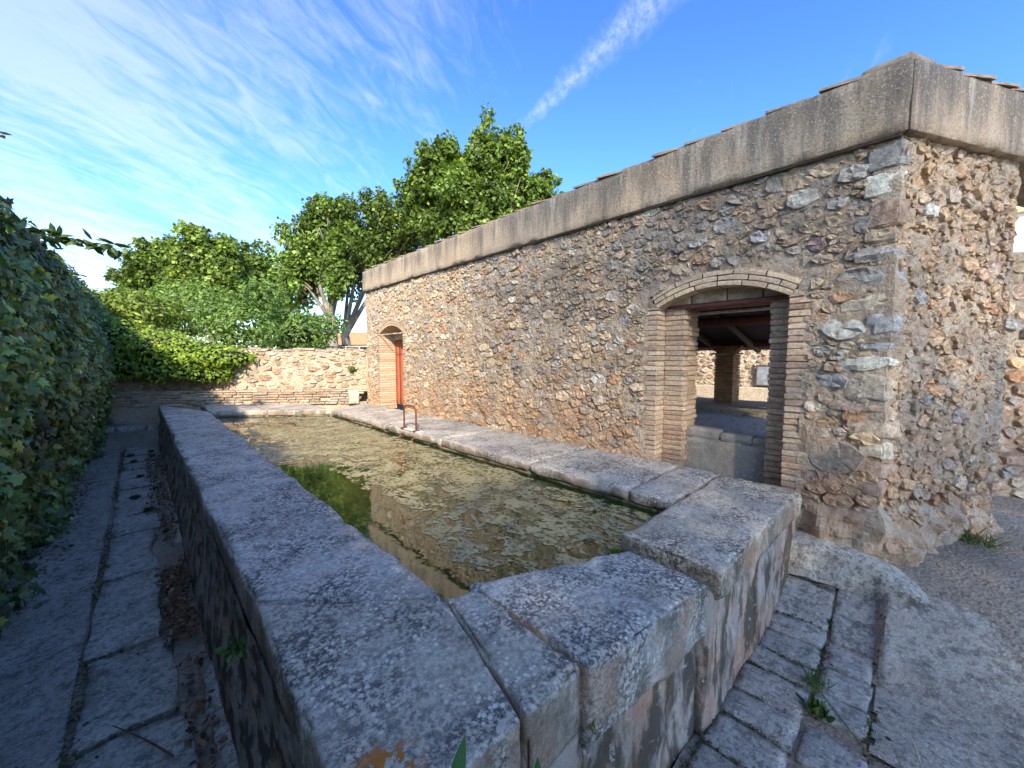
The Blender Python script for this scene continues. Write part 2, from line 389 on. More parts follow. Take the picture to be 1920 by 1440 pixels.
def m_coping():
    m, nt, b, pos = newmat('lichen_limestone'); x, y, z = SEP(nt, pos); tint = attr(nt)
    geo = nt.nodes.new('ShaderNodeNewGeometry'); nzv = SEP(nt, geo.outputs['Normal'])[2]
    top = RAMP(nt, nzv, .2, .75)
    n_big = NOISE(nt, pos, 2.1, 5, .6); n_mid = NOISE(nt, pos, 13, 6, .68); n_f = NOISE(nt, pos, 62, 6, .75); n_ff = NOISE(nt, pos, 190, 3, .7)
    c = MIX(nt, RAMP(nt, n_big, .35, .65), (.53, .465, .375), (.61, .545, .455))
    c = MIX(nt, RAMP(nt, NOISE(nt, pos, 5, 4, .6), .5, .68, 0, .6), c, (.34, .265, .20))
    blk = RAMP(nt, M(nt, 'ADD', M(nt, 'MULTIPLY', NOISE(nt, pos, 66, 6, .74), .76), M(nt, 'MULTIPLY', n_mid, .26)), .455, .565, 0, .94)
    blk = M(nt, 'MULTIPLY', blk, RAMP(nt, NOISE(nt, pos, 3.4, 4, .6), .36, .62, .30, 1.0))
    c = MIX(nt, RAMP(nt, NOISE(nt, pos, 38, 5, .7), .48, .62, 0, .55), c, (.20, .19, .175))
    c = MIX(nt, blk, c, (.055, .053, .052))
    c = MIX(nt, RAMP(nt, n_mid, .56, .70, 0, .5), c, (.12, .117, .115))
    wl = M(nt, 'MULTIPLY', RAMP(nt, VORO(nt, pos, 44), .24, .33, 1, 0), RAMP(nt, NOISE(nt, pos, 6, 4, .65), .46, .56))
    c = MIX(nt, M(nt, 'MULTIPLY', wl, .9), c, (.70, .655, .57))
    wl2 = M(nt, 'MULTIPLY', RAMP(nt, VORO(nt, VM(nt, 'ADD', pos, (7, 3, 1)), 19), .17, .22, 1, 0), RAMP(nt, NOISE(nt, pos, 4.3, 3), .56, .63))
    c = MIX(nt, M(nt, 'MULTIPLY', wl2, .8), c, (.64, .62, .56))
    c = MIX(nt, RAMP(nt, n_ff, .55, .68, 0, .45), c, (.55, .53, .50))
    # orange lichen: scattered spots, and the big rosette by the near corner
    osp = M(nt, 'MULTIPLY', RAMP(nt, VORO(nt, VM(nt, 'ADD', pos, (2, 9, 4)), 27), .18, .30, 1, 0), RAMP(nt, NOISE(nt, VM(nt, 'ADD', pos, (4, 4, 4)), 3.0, 4, .6), .60, .66))
    c = MIX(nt, M(nt, 'MULTIPLY', osp, .8), c, (.42, .15, .035))
    dros = VM(nt, 'LENGTH', VM(nt, 'SUBTRACT', pos, (.345, .755, .69)))
    ros = M(nt, 'MULTIPLY', RAMP(nt, M(nt, 'ADD', dros, M(nt, 'MULTIPLY', n_mid, .08)), .09, .15, 1, 0), RAMP(nt, NOISE(nt, pos, 26, 4, .7), .46, .52))
    c = MIX(nt, ros, c, (.46, .17, .03))
    # damp algae and soot on the upright faces
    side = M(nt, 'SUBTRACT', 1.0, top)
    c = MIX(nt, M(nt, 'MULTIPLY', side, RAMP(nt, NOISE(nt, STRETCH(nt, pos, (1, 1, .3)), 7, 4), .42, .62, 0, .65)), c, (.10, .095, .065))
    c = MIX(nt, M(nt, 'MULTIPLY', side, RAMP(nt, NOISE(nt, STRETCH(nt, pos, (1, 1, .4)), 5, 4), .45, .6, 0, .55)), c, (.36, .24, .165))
    c = MIX(nt, 1.0, c, tint, 'MULTIPLY')
    h = M(nt, 'ADD', M(nt, 'ADD', M(nt, 'MULTIPLY', n_f, .9), M(nt, 'MULTIPLY', n_ff, .3)), M(nt, 'MULTIPLY', n_mid, .6))
    fin(nt, b, c, .93, h, .85, .014, .22); return m
COPING = m_coping()

def m_render(name='basin_render', zs=.36):
    """stained lime render of the basin walls"""
    m, nt, b, pos = newmat(name); x, y, z = SEP(nt, pos)
    st = STRETCH(nt, pos, (1, 1, zs))
    a = NOISE(nt, st, 4.5, 5, .6, .3); a2 = NOISE(nt, st, 14, 5, .65, .2)
    c = MIX(nt, RAMP(nt, a, .40, .60), (.38, .225, .155), (.38, .33, .275))
    c = MIX(nt, RAMP(nt, M(nt, 'ADD', NOISE(nt, pos, 3.2, 5, .65), M(nt, 'MULTIPLY', RAMP(nt, z, .2, .6), .12)), .52, .62, 0, .7), c, (.27, .26, .225))
    c = MIX(nt, RAMP(nt, a2, .52, .66, 0, .7), c, (.46, .36, .28))
    c = MIX(nt, RAMP(nt, NOISE(nt, VM(nt, 'ADD', st, (3.3, 1, 2)), 6.5, 5, .6), .46, .58, 0, .92), c, (.07, .056, .040))
    c = MIX(nt, RAMP(nt, NOISE(nt, VM(nt, 'ADD', st, (9, 1, 2)), 12, 5, .6), .60, .68, 0, .6), c, (.15, .17, .06))
    c = MIX(nt, RAMP(nt, NOISE(nt, pos, 55, 5, .75), .55, .66, 0, .65), c, (.11, .09, .075))
    c = MIX(nt, RAMP(nt, NOISE(nt, pos, 20, 4, .7), .6, .68, 0, .7), c, (.50, .46, .42))
    # fine cracks
    ck = N(nt, 'ShaderNodeTexVoronoi', {'Vector': VM(nt, 'ADD', pos, (.2, 0, 0)), 'Scale': 1.9}, feature='DISTANCE_TO_EDGE').outputs['Distance']
    ck = M(nt, 'MULTIPLY', RAMP(nt, NOISE(nt, pos, 2.3, 2), .52, .60), RAMP(nt, M(nt, 'ADD', ck, M(nt, 'MULTIPLY', M(nt, 'SUBTRACT', NOISE(nt, pos, 16, 4, .7), .5), .16)), .000, .010, 1, 0))
    c = MIX(nt, M(nt, 'MULTIPLY', ck, .8), c, (.05, .042, .035))
    h = M(nt, 'SUBTRACT', M(nt, 'ADD', NOISE(nt, pos, 40, 6, .72), M(nt, 'MULTIPLY', a2, .6)), M(nt, 'MULTIPLY', ck, .9))
    fin(nt, b, c, .92, h, .8, .016, .2); return m
RENDER = m_render(); RENDER_SIDE = m_render('basin_side_render', 1.3)

def m_slab(name, ca, cb, dark=(.07, .068, .068), rough=.85, sc=1.0, amt=.8):
    m, nt, b, pos = newmat(name)
    c = MIX(nt, RAMP(nt, NOISE(nt, pos, 3*sc, 5, .6), .35, .65), ca, cb)
    c = MIX(nt, RAMP(nt, NOISE(nt, pos, 11*sc, 6, .7), .50, .66, 0, amt), c, dark)
    c = MIX(nt, RAMP(nt, NOISE(nt, VM(nt, 'ADD', pos, (3, 1, 2)), 34*sc, 6, .75), .47, .60, 0, amt*.8), c, dark)
    c = MIX(nt, RAMP(nt, NOISE(nt, pos, 75*sc, 5, .75), .54, .66, 0, amt*.6), c, dark)
    c = MIX(nt, RAMP(nt, NOISE(nt, VM(nt, 'ADD', pos, (8, 4, 2)), 48*sc, 5, .7), .56, .66, 0, .6), c, tuple(min(.7, v*1.45) for v in cb))
    c = MIX(nt, RAMP(nt, NOISE(nt, pos, 110*sc, 3, .7), .58, .68, 0, .5), c, tuple(min(.7, v*1.7) for v in cb))
    h = M(nt, 'ADD', NOISE(nt, pos, 24*sc, 6, .7), M(nt, 'MULTIPLY', NOISE(nt, pos, 90*sc, 4, .7), .5))
    fin(nt, b, c, rough, h, .7, .016, .3); return m
PAVER = m_slab('paver_stone', (.30, .265, .22), (.40, .355, .30), (.10, .088, .072))
PATH_ROUGH = m_slab('rough_path_concrete', (.28, .235, .185), (.37, .32, .26), (.075, .064, .052))
PATH_SLAB = m_slab('path_slab_stone', (.33, .29, .235), (.44, .395, .325), (.095, .084, .068))
APRON = m_slab('apron_concrete', (.31, .262, .205), (.39, .335, .265), (.115, .097, .075), .9, 1.0, .8)
KERB = m_slab('kerb_cement', (.34, .305, .255), (.45, .41, .345), (.12, .098, .078), .9, 1.0, .95)
PANEL = m_slab('grey_panel_render', (.27, .24, .20), (.32, .285, .235), (.17, .15, .125), .9, .7, .5)
TROUGH = m_slab('trough_stone', (.44, .47, .52), (.52, .56, .61), (.2, .21, .23), .45)  # blue of the sky reflected by the slabs is put into this colour
TYMP = m_slab('tympanum_block', (.46, .38, .27), (.52, .44, .33), (.27, .21, .14), .9, 1.0, .5)

def m_soil():
    m, nt, b, pos = newmat('trodden_soil')
    c = MIX(nt, RAMP(nt, NOISE(nt, pos, 1.4, 5, .6), .35, .65), (.28, .215, .155), (.38, .31, .235))
    c = MIX(nt, RAMP(nt, NOISE(nt, pos, 12, 6, .7), .5, .66, 0, .6), c, (.18, .14, .105))
    c = MIX(nt, RAMP(nt, VORO(nt, pos, 60), .10, .24, .6, 0), c, (.42, .38, .32))
    c = MIX(nt, RAMP(nt, NOISE(nt, pos, 45, 6, .75), .50, .62, 0, .7), c, (.10, .078, .06))
    fin(nt, b, c, .96, M(nt, 'ADD', NOISE(nt, pos, 26, 6, .72), M(nt, 'MULTIPLY', VORO(nt, pos, 55), .5)), .8, .02, .12); return m
SOIL = m_soil()

def m_tile():
    m, nt, b, pos = newmat('roof_tile_clay'); c = attr(nt)
    c = MIX(nt, RAMP(nt, NOISE(nt, pos, 9, 5, .65), .45, .62, 0, .75), c, (.17, .15, .12))
    c = MIX(nt, RAMP(nt, NOISE(nt, pos, 40, 4, .7), .58, .66, 0, .6), c, (.46, .42, .33))
    fin(nt, b, c, .92, NOISE(nt, pos, 40, 5, .7), .6, .01, .2); return m
TILE = m_tile()

def m_wood(name, ca, cb):
    m, nt, b, pos = newmat(name)
    s = STRETCH(nt, pos, (1, 1, .08))
    c = MIX(nt, RAMP(nt, NOISE(nt, s, 30, 5, .65), .35, .65), ca, cb)
    c = MIX(nt, RAMP(nt, NOISE(nt, pos, 25, 4, .7), .6, .7, 0, .5), c, tuple(v*.4 for v in ca))
    fin(nt, b, c, .7, NOISE(nt, s, 50, 4, .7), .4, .006, .3); return m
DOORWOOD = m_wood('red_painted_wood', (.30, .085, .04), (.38, .115, .055))
BEAM = m_wood('dark_red_beam', (.13, .045, .032), (.19, .07, .05))
OLDWOOD = m_wood('dark_roof_boards', (.055, .04, .03), (.08, .06, .045))

def m_rust():
    m, nt, b, pos = newmat('rusty_steel')
    c = MIX(nt, RAMP(nt, NOISE(nt, pos, 60, 5, .7), .4, .62), (.20, .06, .025), (.09, .035, .02))
    c = MIX(nt, RAMP(nt, NOISE(nt, pos, 140, 3, .7), .56, .66, 0, .6), c, (.34, .14, .06))
    fin(nt, b, c, .75, NOISE(nt, pos, 150, 4, .7), .5, .003, .4); b.inputs['Metallic'].default_value = .15; return m
RUST = m_rust()
def m_plain(name, c, rough=.6, var=.25, sc=20):
    m, nt, b, pos = newmat(name)
    cc = MIX(nt, RAMP(nt, NOISE(nt, pos, sc, 5, .65), .35, .65), tuple(v*(1-var) for v in c), tuple(min(.9, v*(1+var)) for v in c))
    fin(nt, b, cc, rough, NOISE(nt, pos, sc*3, 4, .6), .25, .004); return m
STEEL = m_plain('galvanised_rail', (.30, .31, .31), .5)
CEMENT = m_plain('pale_cement', (.60, .57, .51), .9)
WHITEWALL = m_plain('white_house_render', (.78, .76, .72), .9, .06, 4)
OCHRE = m_plain('ochre_house_render', (.62, .46, .28), .9, .1, 3)
GLASSDARK = m_plain('dark_window', (.05, .055, .06), .2, .2, 3)
ROOFRED = m_plain('terracotta_roof', (.40, .19, .10), .9, .25, 9)
BOARD = m_plain('grey_notice_board', (.20, .215, .23), .5, .25, 9)
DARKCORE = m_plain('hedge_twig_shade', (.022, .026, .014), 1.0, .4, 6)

def m_leaf(name, gloss=.35, trans=.35, tmul=(1.6, 1.7, .5)):
    m, nt, b, pos = newmat(name); c = attr(nt)
    c = MIX(nt, 1.0, c, MIX(nt, RAMP(nt, NOISE(nt, pos, 3.0, 3), .35, .65), (.78, .82, .8), (1.2, 1.18, 1.1)), 'MULTIPLY')
    fin(nt, b, c, .55, None, spec=gloss)
    tr = N(nt, 'ShaderNodeBsdfTranslucent', {'Color': MIX(nt, 1.0, c, tmul, 'MULTIPLY')})
    mx = N(nt, 'ShaderNodeMixShader', {0: trans, 1: b.outputs[0], 2: tr.outputs[0]})
    nt.links.new(mx.outputs[0], nt.nodes['Material Output'].inputs['Surface']); return m
LEAF = m_leaf('tree_leaf'); IVY = m_leaf('ivy_leaf', .5, .22); GRASS = m_leaf('weed_leaf', .3, .35)
DRYLEAF = m_leaf('dry_leaf', .15, .1, (1.2, 1, .7))

def m_bark(name, a, c2):
    m, nt, b, pos = newmat(name)
    c = MIX(nt, RAMP(nt, VORO(nt, STRETCH(nt, pos, (1, 1, .5)), 3.2, out='Color') if False else NOISE(nt, STRETCH(nt, pos, (1, 1, .45)), 3.4, 3, .5), .47, .55), a, c2)
    fin(nt, b, c, .85, NOISE(nt, pos, 9, 5, .6), .5, .03, .2); return m
BARK = m_bark('plane_bark', (.12, .105, .08), (.21, .19, .145)); TWIG = m_plain('brown_twig', (.10, .065, .04), .9)

def m_water():
    m, nt, b, pos = newmat('pond_water')
    b.inputs['Base Color'].default_value = (.016, .030, .006, 1); b.inputs['Roughness'].default_value = .025
    b.inputs['IOR'].default_value = 1.7; b.inputs['Specular IOR Level'].default_value = .9
    c = MIX(nt, RAMP(nt, NOISE(nt, pos, 1.3, 4, .6), .38, .62), (.012, .026, .005), (.040, .042, .011))
    nt.links.new(c, b.inputs['Base Color'])
    bp = N(nt, 'ShaderNodeBump', {'Height': M(nt, 'ADD', NOISE(nt, pos, 6, 2, .5), M(nt, 'MULTIPLY', NOISE(nt, pos, 22, 2, .5), .2)), 'Strength': .055, 'Distance': .02})
    nt.links.new(bp.outputs[0], b.inputs['Normal']); return m
WATER = m_water()
def m_algae():
    m, nt, b, pos = newmat('floating_algae')
    c = MIX(nt, RAMP(nt, NOISE(nt, pos, 7, 5, .65), .35, .65), (.26, .225, .11), (.33, .285, .15))
    c = MIX(nt, RAMP(nt, NOISE(nt, pos, 48, 5, .7), .52, .66, 0, .7), c, (.12, .115, .04))
    c = MIX(nt, RAMP(nt, VORO(nt, pos, 70), .12, .26, .5, 0), c, (.42, .39, .24))
    fin(nt, b, c, .5, NOISE(nt, pos, 60, 5, .7), .7, .006, .5)
    lace = RAMP(nt, M(nt, 'ADD', M(nt, 'MULTIPLY', NOISE(nt, STRETCH(nt, pos, (1, .7, 1)), 34, 6, .68), .7), M(nt, 'MULTIPLY', NOISE(nt, pos, 5, 3, .6), .42)), .44, .62)
    nt.links.new(lace, b.inputs['Alpha']); return m
ALGAE = m_algae()
# ------------------------------------------------------------------ layout
W = 3.27                                     # plane of the wash-house long wall
CORNER = np.array([W, .10]); G = np.array([.884, -.467]); GN = np.array([-.467, -.884])    # street end of the building
FAR = lambda x, k: k - .78*(x - 3.27)        # lines across the far end of the basin
ZC = .69                                     # top of the coping
ZW = .585                                    # water level
rng = np.random.default_rng(7)

def paver_z(x): return .17*sstep(2.65, 3.25, x)
def ground_z(x, y):
    z = .40*sstep(2.45, 3.55, x)*sstep(-3.5, -.3, y) - .02
    inside = sstep(.02, .10, y)*sstep(3.24, 3.16, x)          # pavement side of the kerb
    z = z*(1-inside) + (paver_z(x)-.05)*inside
    under = sstep(.40, .50, y)*sstep(3.4, 3.3, x)
    z = z*(1-under) - .06*under
    back = sstep(.2, .9, y - FAR(x, 8.3)); z = z*(1-back) + back*(.95 + .012*np.clip(y-9, 0, 60))
    return z + .010*fbm(np.stack([x, y, 0*x], -1), 2.5, 4, .55, 3)*sstep(40, 5, np.abs(x)+np.abs(y))
def spaced(lo, hi, fine_lo, fine_hi, step):
    a = np.arange(fine_lo, fine_hi+1e-6, step)
    l = fine_lo - np.geomspace(.12, fine_lo-lo, 26)[::-1]; h = fine_hi + np.geomspace(.12, hi-fine_hi, 26)
    return np.concatenate([l, a, h])
gx = spaced(-400, 400, -1.0, 6.0, .045); gy = spaced(-400, 400, -2.0, 1.2, .045)
V, Q = grid(gx, gy, lambda u, v: np.column_stack([u, v, ground_z(u, v)]))
struct(mk('ground', V, Q, SOIL))

# ------------------------------------------------------------------ rubble walls
def clip(poly, nx_, ny_, c):
    out = []; n = len(poly)
    for i in range(n):
        a, b = poly[i], poly[(i+1) % n]; da = a[0]*nx_+a[1]*ny_-c; db = b[0]*nx_+b[1]*ny_-c
        if da <= 0: out.append(a)
        if (da < 0 < db) or (db < 0 < da):
            t = da/(da-db); out.append((a[0]+t*(b[0]-a[0]), a[1]+t*(b[1]-a[1])))
    return out
def rubble(u0, u1, v0, v1, rmin, rmax, seed, asp=.62, preset=(), tries=9000, power=2.6, drop=None):
    """power-diagram cells of stones with mixed sizes: list of (polygon, centre, radius, preset colour)"""
    r_ = random.Random(seed); S = []; cell = rmax*1.05; H = {}
    def fits(x, y, r):
        ci, cj = int(x//cell), int(y//cell)
        for i in range(ci-2, ci+3):
            for j in range(cj-2, cj+3):
                for k in H.get((i, j), ()):
                    s = S[k]
                    if (s[0]-x)**2+(s[1]-y)**2 < (.82*(s[2]+r))**2: return False
        return True
    def put(x, y, r, c):
        H.setdefault((int(x//cell), int(y//cell)), []).append(len(S)); S.append((x, y, r, c))
    for (u, v, r, c) in preset: put(u, v/asp, r, c)
    for k in range(tries):
        t = k/tries; hi = rmax*(1-t)+rmin*1.15*t; r = max(rmin, hi*(.55+.45*r_.random()**power))
        x = r_.uniform(u0, u1); y = r_.uniform(v0/asp, v1/asp)
        if drop is not None and drop(x, y*asp, r*.4): continue
        if fits(x, y, r): put(x, y, r, None)
    out = []
    for k, (x, y, r, c) in enumerate(S):
        poly = [(x-2.2*r, y-2.2*r), (x+2.2*r, y-2.2*r), (x+2.2*r, y+2.2*r), (x-2.2*r, y+2.2*r)]
        ci, cj = int(x//cell), int(y//cell)
        for i in range(ci-3, ci+4):
            for j in range(cj-3, cj+4):
                for q in H.get((i, j), ()):
                    if q == k: continue
                    X, Y, RR, _ = S[q]; dxx, dyy = X-x, Y-y; d2 = dxx*dxx+dyy*dyy
                    if d2 > (2.6*(r+RR))**2: continue
                    cc = (d2 + r*r - RR*RR)/2 + dxx*x + dyy*y
                    poly = clip(poly, dxx, dyy, cc)
                    if len(poly) < 3: break
        for nx_, ny_, cc in ((-1, 0, -u0), (1, 0, u1), (0, -1, -v0/asp), (0, 1, v1/asp)): poly = clip(poly, nx_, ny_, cc)
        if len(poly) < 3: continue
        P = np.array(poly); P[:, 1] *= asp
        out.append((P, P.mean(0), r, c))
    return out
PAL = 1.14*np.array([(.47, .375, .255), (.40, .295, .19), (.33, .315, .29), (.41, .30, .225), (.43, .25, .14), (.56, .52, .44), (.25, .235, .22), (.36, .29, .21), (.48, .41, .31)])
PW = np.array([.2, .19, .15, .13, .05, .07, .07, .08, .06]); PW = PW/PW.sum()
def stone_mesh(P, f, rng, gap, hmin, hmax, npt=11, depth=.035, rough=.22, tl_=.11):
    """irregular weathered stone from a polygon; f(u,v,h)->world; ~75 triangles"""
    c = P.mean(0); ang = np.arctan2(P[:, 1]-c[1], P[:, 0]-c[0]); P = P[np.argsort(ang)]
    # resample outline with softened corners
    a = np.linspace(0, 2*np.pi, npt, endpoint=False) + rng.uniform(0, 1) + rng.uniform(-.22, .22, npt)
    E = []
    for t in a:
        d = np.array([math.cos(t), math.sin(t)]); best = 9
        for i in range(len(P)):
            p, q = P[i]-c, P[(i+1) % len(P)]-c; e = q-p; den = d[0]*e[1]-d[1]*e[0]
            if abs(den) < 1e-9: continue
            s = (p[0]*e[1]-p[1]*e[0])/den; w = (p[0]*d[1]-p[1]*d[0])/den
            if s > 0 and -.001 <= w <= 1.001: best = min(best, s)
        E.append(best if best < 9 else .02)
    E = np.array(E); E = .10*np.roll(E, 1)+.8*E+.10*np.roll(E, -1)
    E = np.maximum(E*(1-rng.uniform(0, rough*.7, npt)) - gap, .006)
    D = np.column_stack([np.cos(a), np.sin(a)]); size = E.mean()
    h = rng.uniform(hmin, hmax); tilt = rng.normal(0, tl_, 2)
    rings = []
    for s, hh in ((1.0, -depth), (.99, h*.45), (.92, h*.92), (.60, h*1.0)):
        q = D*E[:, None]*s
        z = np.full(npt, hh) + (q@tilt if hh > -.02 else 0) + (rng.normal(0, tl_*1.1*min(size, .06), npt) if hh > -.02 else 0)
        rings.append(np.column_stack([q+c, z]))
    V = np.vstack(rings+[np.array([[c[0], c[1], h + rng.normal(0, .004)]])])
    F = []
    for k in range(3):
        for i in range(npt):
            j = (i+1) % npt; F.append((k*npt+i, k*npt+j, (k+1)*npt+j, (k+1)*npt+i))
    for i in range(npt): F.append((3*npt+i, 3*npt+(i+1) % npt, 4*npt))
    return f(V[:, 0], V[:, 1], V[:, 2]), F, size
def parea(P):
    x, y = P[:, 0], P[:, 1]; return .5*abs(np.dot(x, np.roll(y, -1))-np.dot(y, np.roll(x, -1)))
def lay_stones(cells, f, parent, mat, seed, keep_n, camdist, name='stone', rest='small_rubble', gap=(.003, .011), h=(.004, .026), npt=11, pal=PAL, pw=PW, frac=1.0, tint=None, tilt=.11):
    r_ = np.random.default_rng(seed)
    order = sorted(cells, key=lambda q: -parea(q[0])/camdist(q[1])**2)
    G_ = Geo(); n = 0
    for (P, c, rad, pc) in order:
        if r_.random() > frac and pc is None: continue
        col = np.array(pc) if pc is not None else pal[r_.choice(len(pal), p=pw)]*np.exp(r_.normal(0, .16))
        if tint is not None and pc is None: col = tint(c, col)
        V, F, s = stone_mesh(P, f, r_, r_.uniform(*gap), h[0], h[1], npt if n < keep_n*3 else max(7, npt-3), tl_=tilt)
        col = np.clip(col, .03, .75)
        if n < keep_n: mk(name, V, F, mat, parent, False, np.tile(col, (len(V), 1)))
        else: G_.add(V, F, col)
        n += 1
    if G_.n: G_.build(rest, mat, parent, False, 'stuff')

# ---- the wash house -------------------------------------------------------------------------------
house = thing('wash_house', 'long rubble stone wash house with rendered cornice beside the basin', 'building', (W+.2, 3.8, 0))
OPS = [(.61, 1.55, 2.04, .125, .11), (6.10, 7.00, 2.05, .14, .10)]     # y0,y1,spring,rise,jamb width
def arch(o):
    y0, y1, sp, ri, jw = o; a = (y1-y0)/2; Rr = (a*a+ri*ri)/(2*ri); return (y0+y1)/2, sp+ri-Rr, Rr, a
def in_open(u, v, pad=0.0):
    u = np.asarray(u, float); v = np.asarray(v, float); r = np.zeros(np.broadcast(u, v).shape, bool)
    for o in OPS:
        y0, y1, sp, ri, jw = o; yc, zc, Rr, a = arch(o)
        box = (u > y0-jw-pad) & (u < y1+jw+pad) & (v < sp+pad) & (v > .2)
        ar = ((u-yc)**2+(v-zc)**2 < (Rr+.120+pad)**2) & (v >= sp) & (np.abs(u-yc) < (v-zc)*math.tan(math.asin(a/Rr)+.02)+pad)
        r |= box | ar
    return r
def wallz(u, v):
    """unevenness of the long wall face, metres outwards"""
    P = np.stack([np.zeros_like(u)+W, u, v], -1)
    h = .010*fbm(P, 7, 4, .6, 11) + .012*fbm(P, 1.1, 2, .5, 12) + .006*fbm(P, 30, 2, .5, 14)
    foot = sstep(.66, .55, v)*sstep(.50, .40, u); h = h + foot*(.05+.05*fbm(P, 6, 3, .6, 15)) - .04*np.exp(-((v-.66)/.03)**2)*sstep(.5, .4, u)
    return h + .003
BIS = nz(np.array([-1., 0.])+GN)                        # both faces meet along one ragged arris
def arris(v):
    v = np.asarray(v, float); P = np.stack([0*v+9, 0*v+3, v], -1)
    return .02*fbm(P, 5, 4, .6, 17) + .006 + sstep(.72, .5, v)*(.05+.04*fbm(P, 7, 2, .6, 18)) - .04*np.exp(-((v-.68)/.035)**2)
def long_face(u, v):
    h = wallz(u, v); w = np.exp(-((u-.10)/.07)**2)[:, None]; d = np.array([-1., 0.])*(1-w)+BIS*w; hh = h*(1-w[:, 0])+arris(v)*w[:, 0]
    return np.column_stack([np.column_stack([0*u+W, u])+d*hh[:, None], v])
def long_map(u, v, h): return np.column_stack([W - h - .012*fbm(np.stack([0*u+W, u, v], -1), 1.1, 2, .5, 12), u, v])
V, Q = grid(np.arange(.10, 7.58, .022), np.arange(.25, 2.93, .022), long_face, lambda u, v: ~in_open(u, v, -.012))
lw = mk('long_wall', V, Q[:, ::-1], MORTAR, house, False)
C_ = np.array
pre = [(.30, 1.80, .15, (.50, .475, .40)), (.26, 2.10, .12, (.36, .345, .30)), (.22, 2.42, .10, (.40, .37, .32)), (.36, 1.45, .11, (.35, .34, .32)),
       (.33, .95, .19, (.29, .265, .22)), (.55, 2.68, .12, (.52, .49, .42)), (.30, 2.76, .10, (.47, .44, .38)), (2.15, 1.39, .095, (.62, .60, .54)), (1.25, 2.55, .10, (.52, .52, .50)),
       (1.05, 2.62, .10, (.47, .46, .44)), (.80, 2.48, .09, (.44, .42, .42)), (1.9, 1.95, .10, (.44, .40, .37)), (2.9, 1.2, .085, (.40, .36, .34)), (3.4, 1.9, .08, (.45, .33, .30)),
       (2.6, 1.65, .07, (.55, .54, .52)), (2.0, 1.72, .07, (.56, .55, .53)), (4.4, 1.5, .07, (.56, .5, .4)), (3.0, .95, .08, (.47, .34, .17)), (1.95, .80, .10, (.30, .30, .28)),
       (2.3, .84, .08, (.36, .33, .28)), (2.75, .86, .09, (.38, .35, .30)), (5.3, 1.6, .06, (.60, .56, .48)), (1.3, 2.78, .07, (.42, .28, .19)), (.48, 2.36, .07, (.36, .25, .24))]
drop_l = lambda x, y, p: bool(in_open(x, y, .012+p))
cells = rubble(.10, 7.55, .56, 2.905, .021, .125, 21, .60, pre, 36000, 2.2, drop_l)
def clip_open(cs):
    out = []
    for P, c, r, pc in cs:
        if in_open(*c) or (c[0] < .16 and c[1] > .72): continue
        for o in OPS:
            if P[:, 1].min() < o[2]:
                if c[0] > (o[0]+o[1])/2: P2 = clip(P.tolist(), -1, 0, -(o[1]+o[4]+.004)) if P[:, 0].min() < o[1]+o[4] else P
                else: P2 = clip(P.tolist(), 1, 0, o[0]-o[4]-.004) if P[:, 0].max() > o[0]-o[4] else P
                P = np.array(P2)
                if len(P) < 3: break
        if len(P) >= 3 and not in_open(P[:, 0], P[:, 1], -.012).any(): out.append((P, P.mean(0), r, pc))
    return out
tl = lambda c, col: (col*.76+np.array([.455, .365, .28])*.24)*(np.array([1.0, .985, .95]) if c[1] > 1.3 else np.array([1.04, .95, .86]))
lay_stones(clip_open(cells), long_map, lw, STONE, 31, 210, lambda c: math.hypot(W, c[0]), tint=tl, h=(.003, .020), gap=(.000, .005))

# solid core behind the face
core = Geo(); X0, X1 = W+.055, W+.45
def cbox(y0, y1, z0, z1, x0=X0, x1=X1): core.add(*chbox((x0, y0, z0), (x1, y1, z1), .002))
cbox(.46, OPS[0][0]-.05, .1, 2.90); cbox(OPS[0][1]+.16, OPS[1][0]-.05, .1, 2.90); cbox(OPS[1][1]+.13, 7.40, .1, 2.90)
cbox(OPS[0][0]-.045, OPS[0][1]+.155, 2.30, 2.90); cbox(OPS[1][0]-.045, OPS[1][1]+.125, 2.32, 2.90)
cbox(OPS[0][0]-.045, OPS[0][1]+.155, 2.08, 2.295, W+.20, W+.46); cbox(OPS[1][0]-.045, OPS[1][1]+.125, 2.08, 2.315, W+.30, W+.46)
core.build('wall_core', MORTAR, house)

# street end: rubble face along G
def gable_h(u, v):
    P = np.stack([CORNER[0]+G[0]*u, CORNER[1]+G[1]*u, v], -1)
    h = .016*fbm(P, 12, 4, .70, 41) + .016*fbm(P, 1.6, 2, .5, 42) + .008*fbm(P, 28, 2, .5, 43)
    h = h + .003 + .008*fbm(P, 3.2, 2, .5, 45) + sstep(.72, .45, v)*(.06+.075*fbm(P, 5, 3, .6, 44)) - .055*np.exp(-((v-.70-.03*np.sin(u*9))/.035)**2)
    return h
def gable_soft(u, v):
    P = np.stack([CORNER[0]+G[0]*u, CORNER[1]+G[1]*u, v], -1)
    return .010 + .016*fbm(P, 1.6, 2, .5, 42) + sstep(.72, .45, v)*(.06+.06*fbm(P, 5, 1, .6, 44))
def gmap(u, v, h): return np.column_stack([CORNER[0]+G[0]*u+GN[0]*h, CORNER[1]+G[1]*u+GN[1]*h, v])
GL = 1.17
def gable_face(u, v):
    w = np.exp(-(u/.07)**2)[:, None]; d = GN*(1-w)+BIS*w; hh = gable_h(u, v)*(1-w[:, 0])+arris(v)*w[:, 0]
    return np.column_stack([CORNER+np.outer(u, G)+d*hh[:, None], v])
V, Q = grid(np.arange(0, GL+.01, .018), np.arange(.18, 2.93, .018), gable_face)
gw = mk('street_wall', V, Q, MORTAR, house, False)
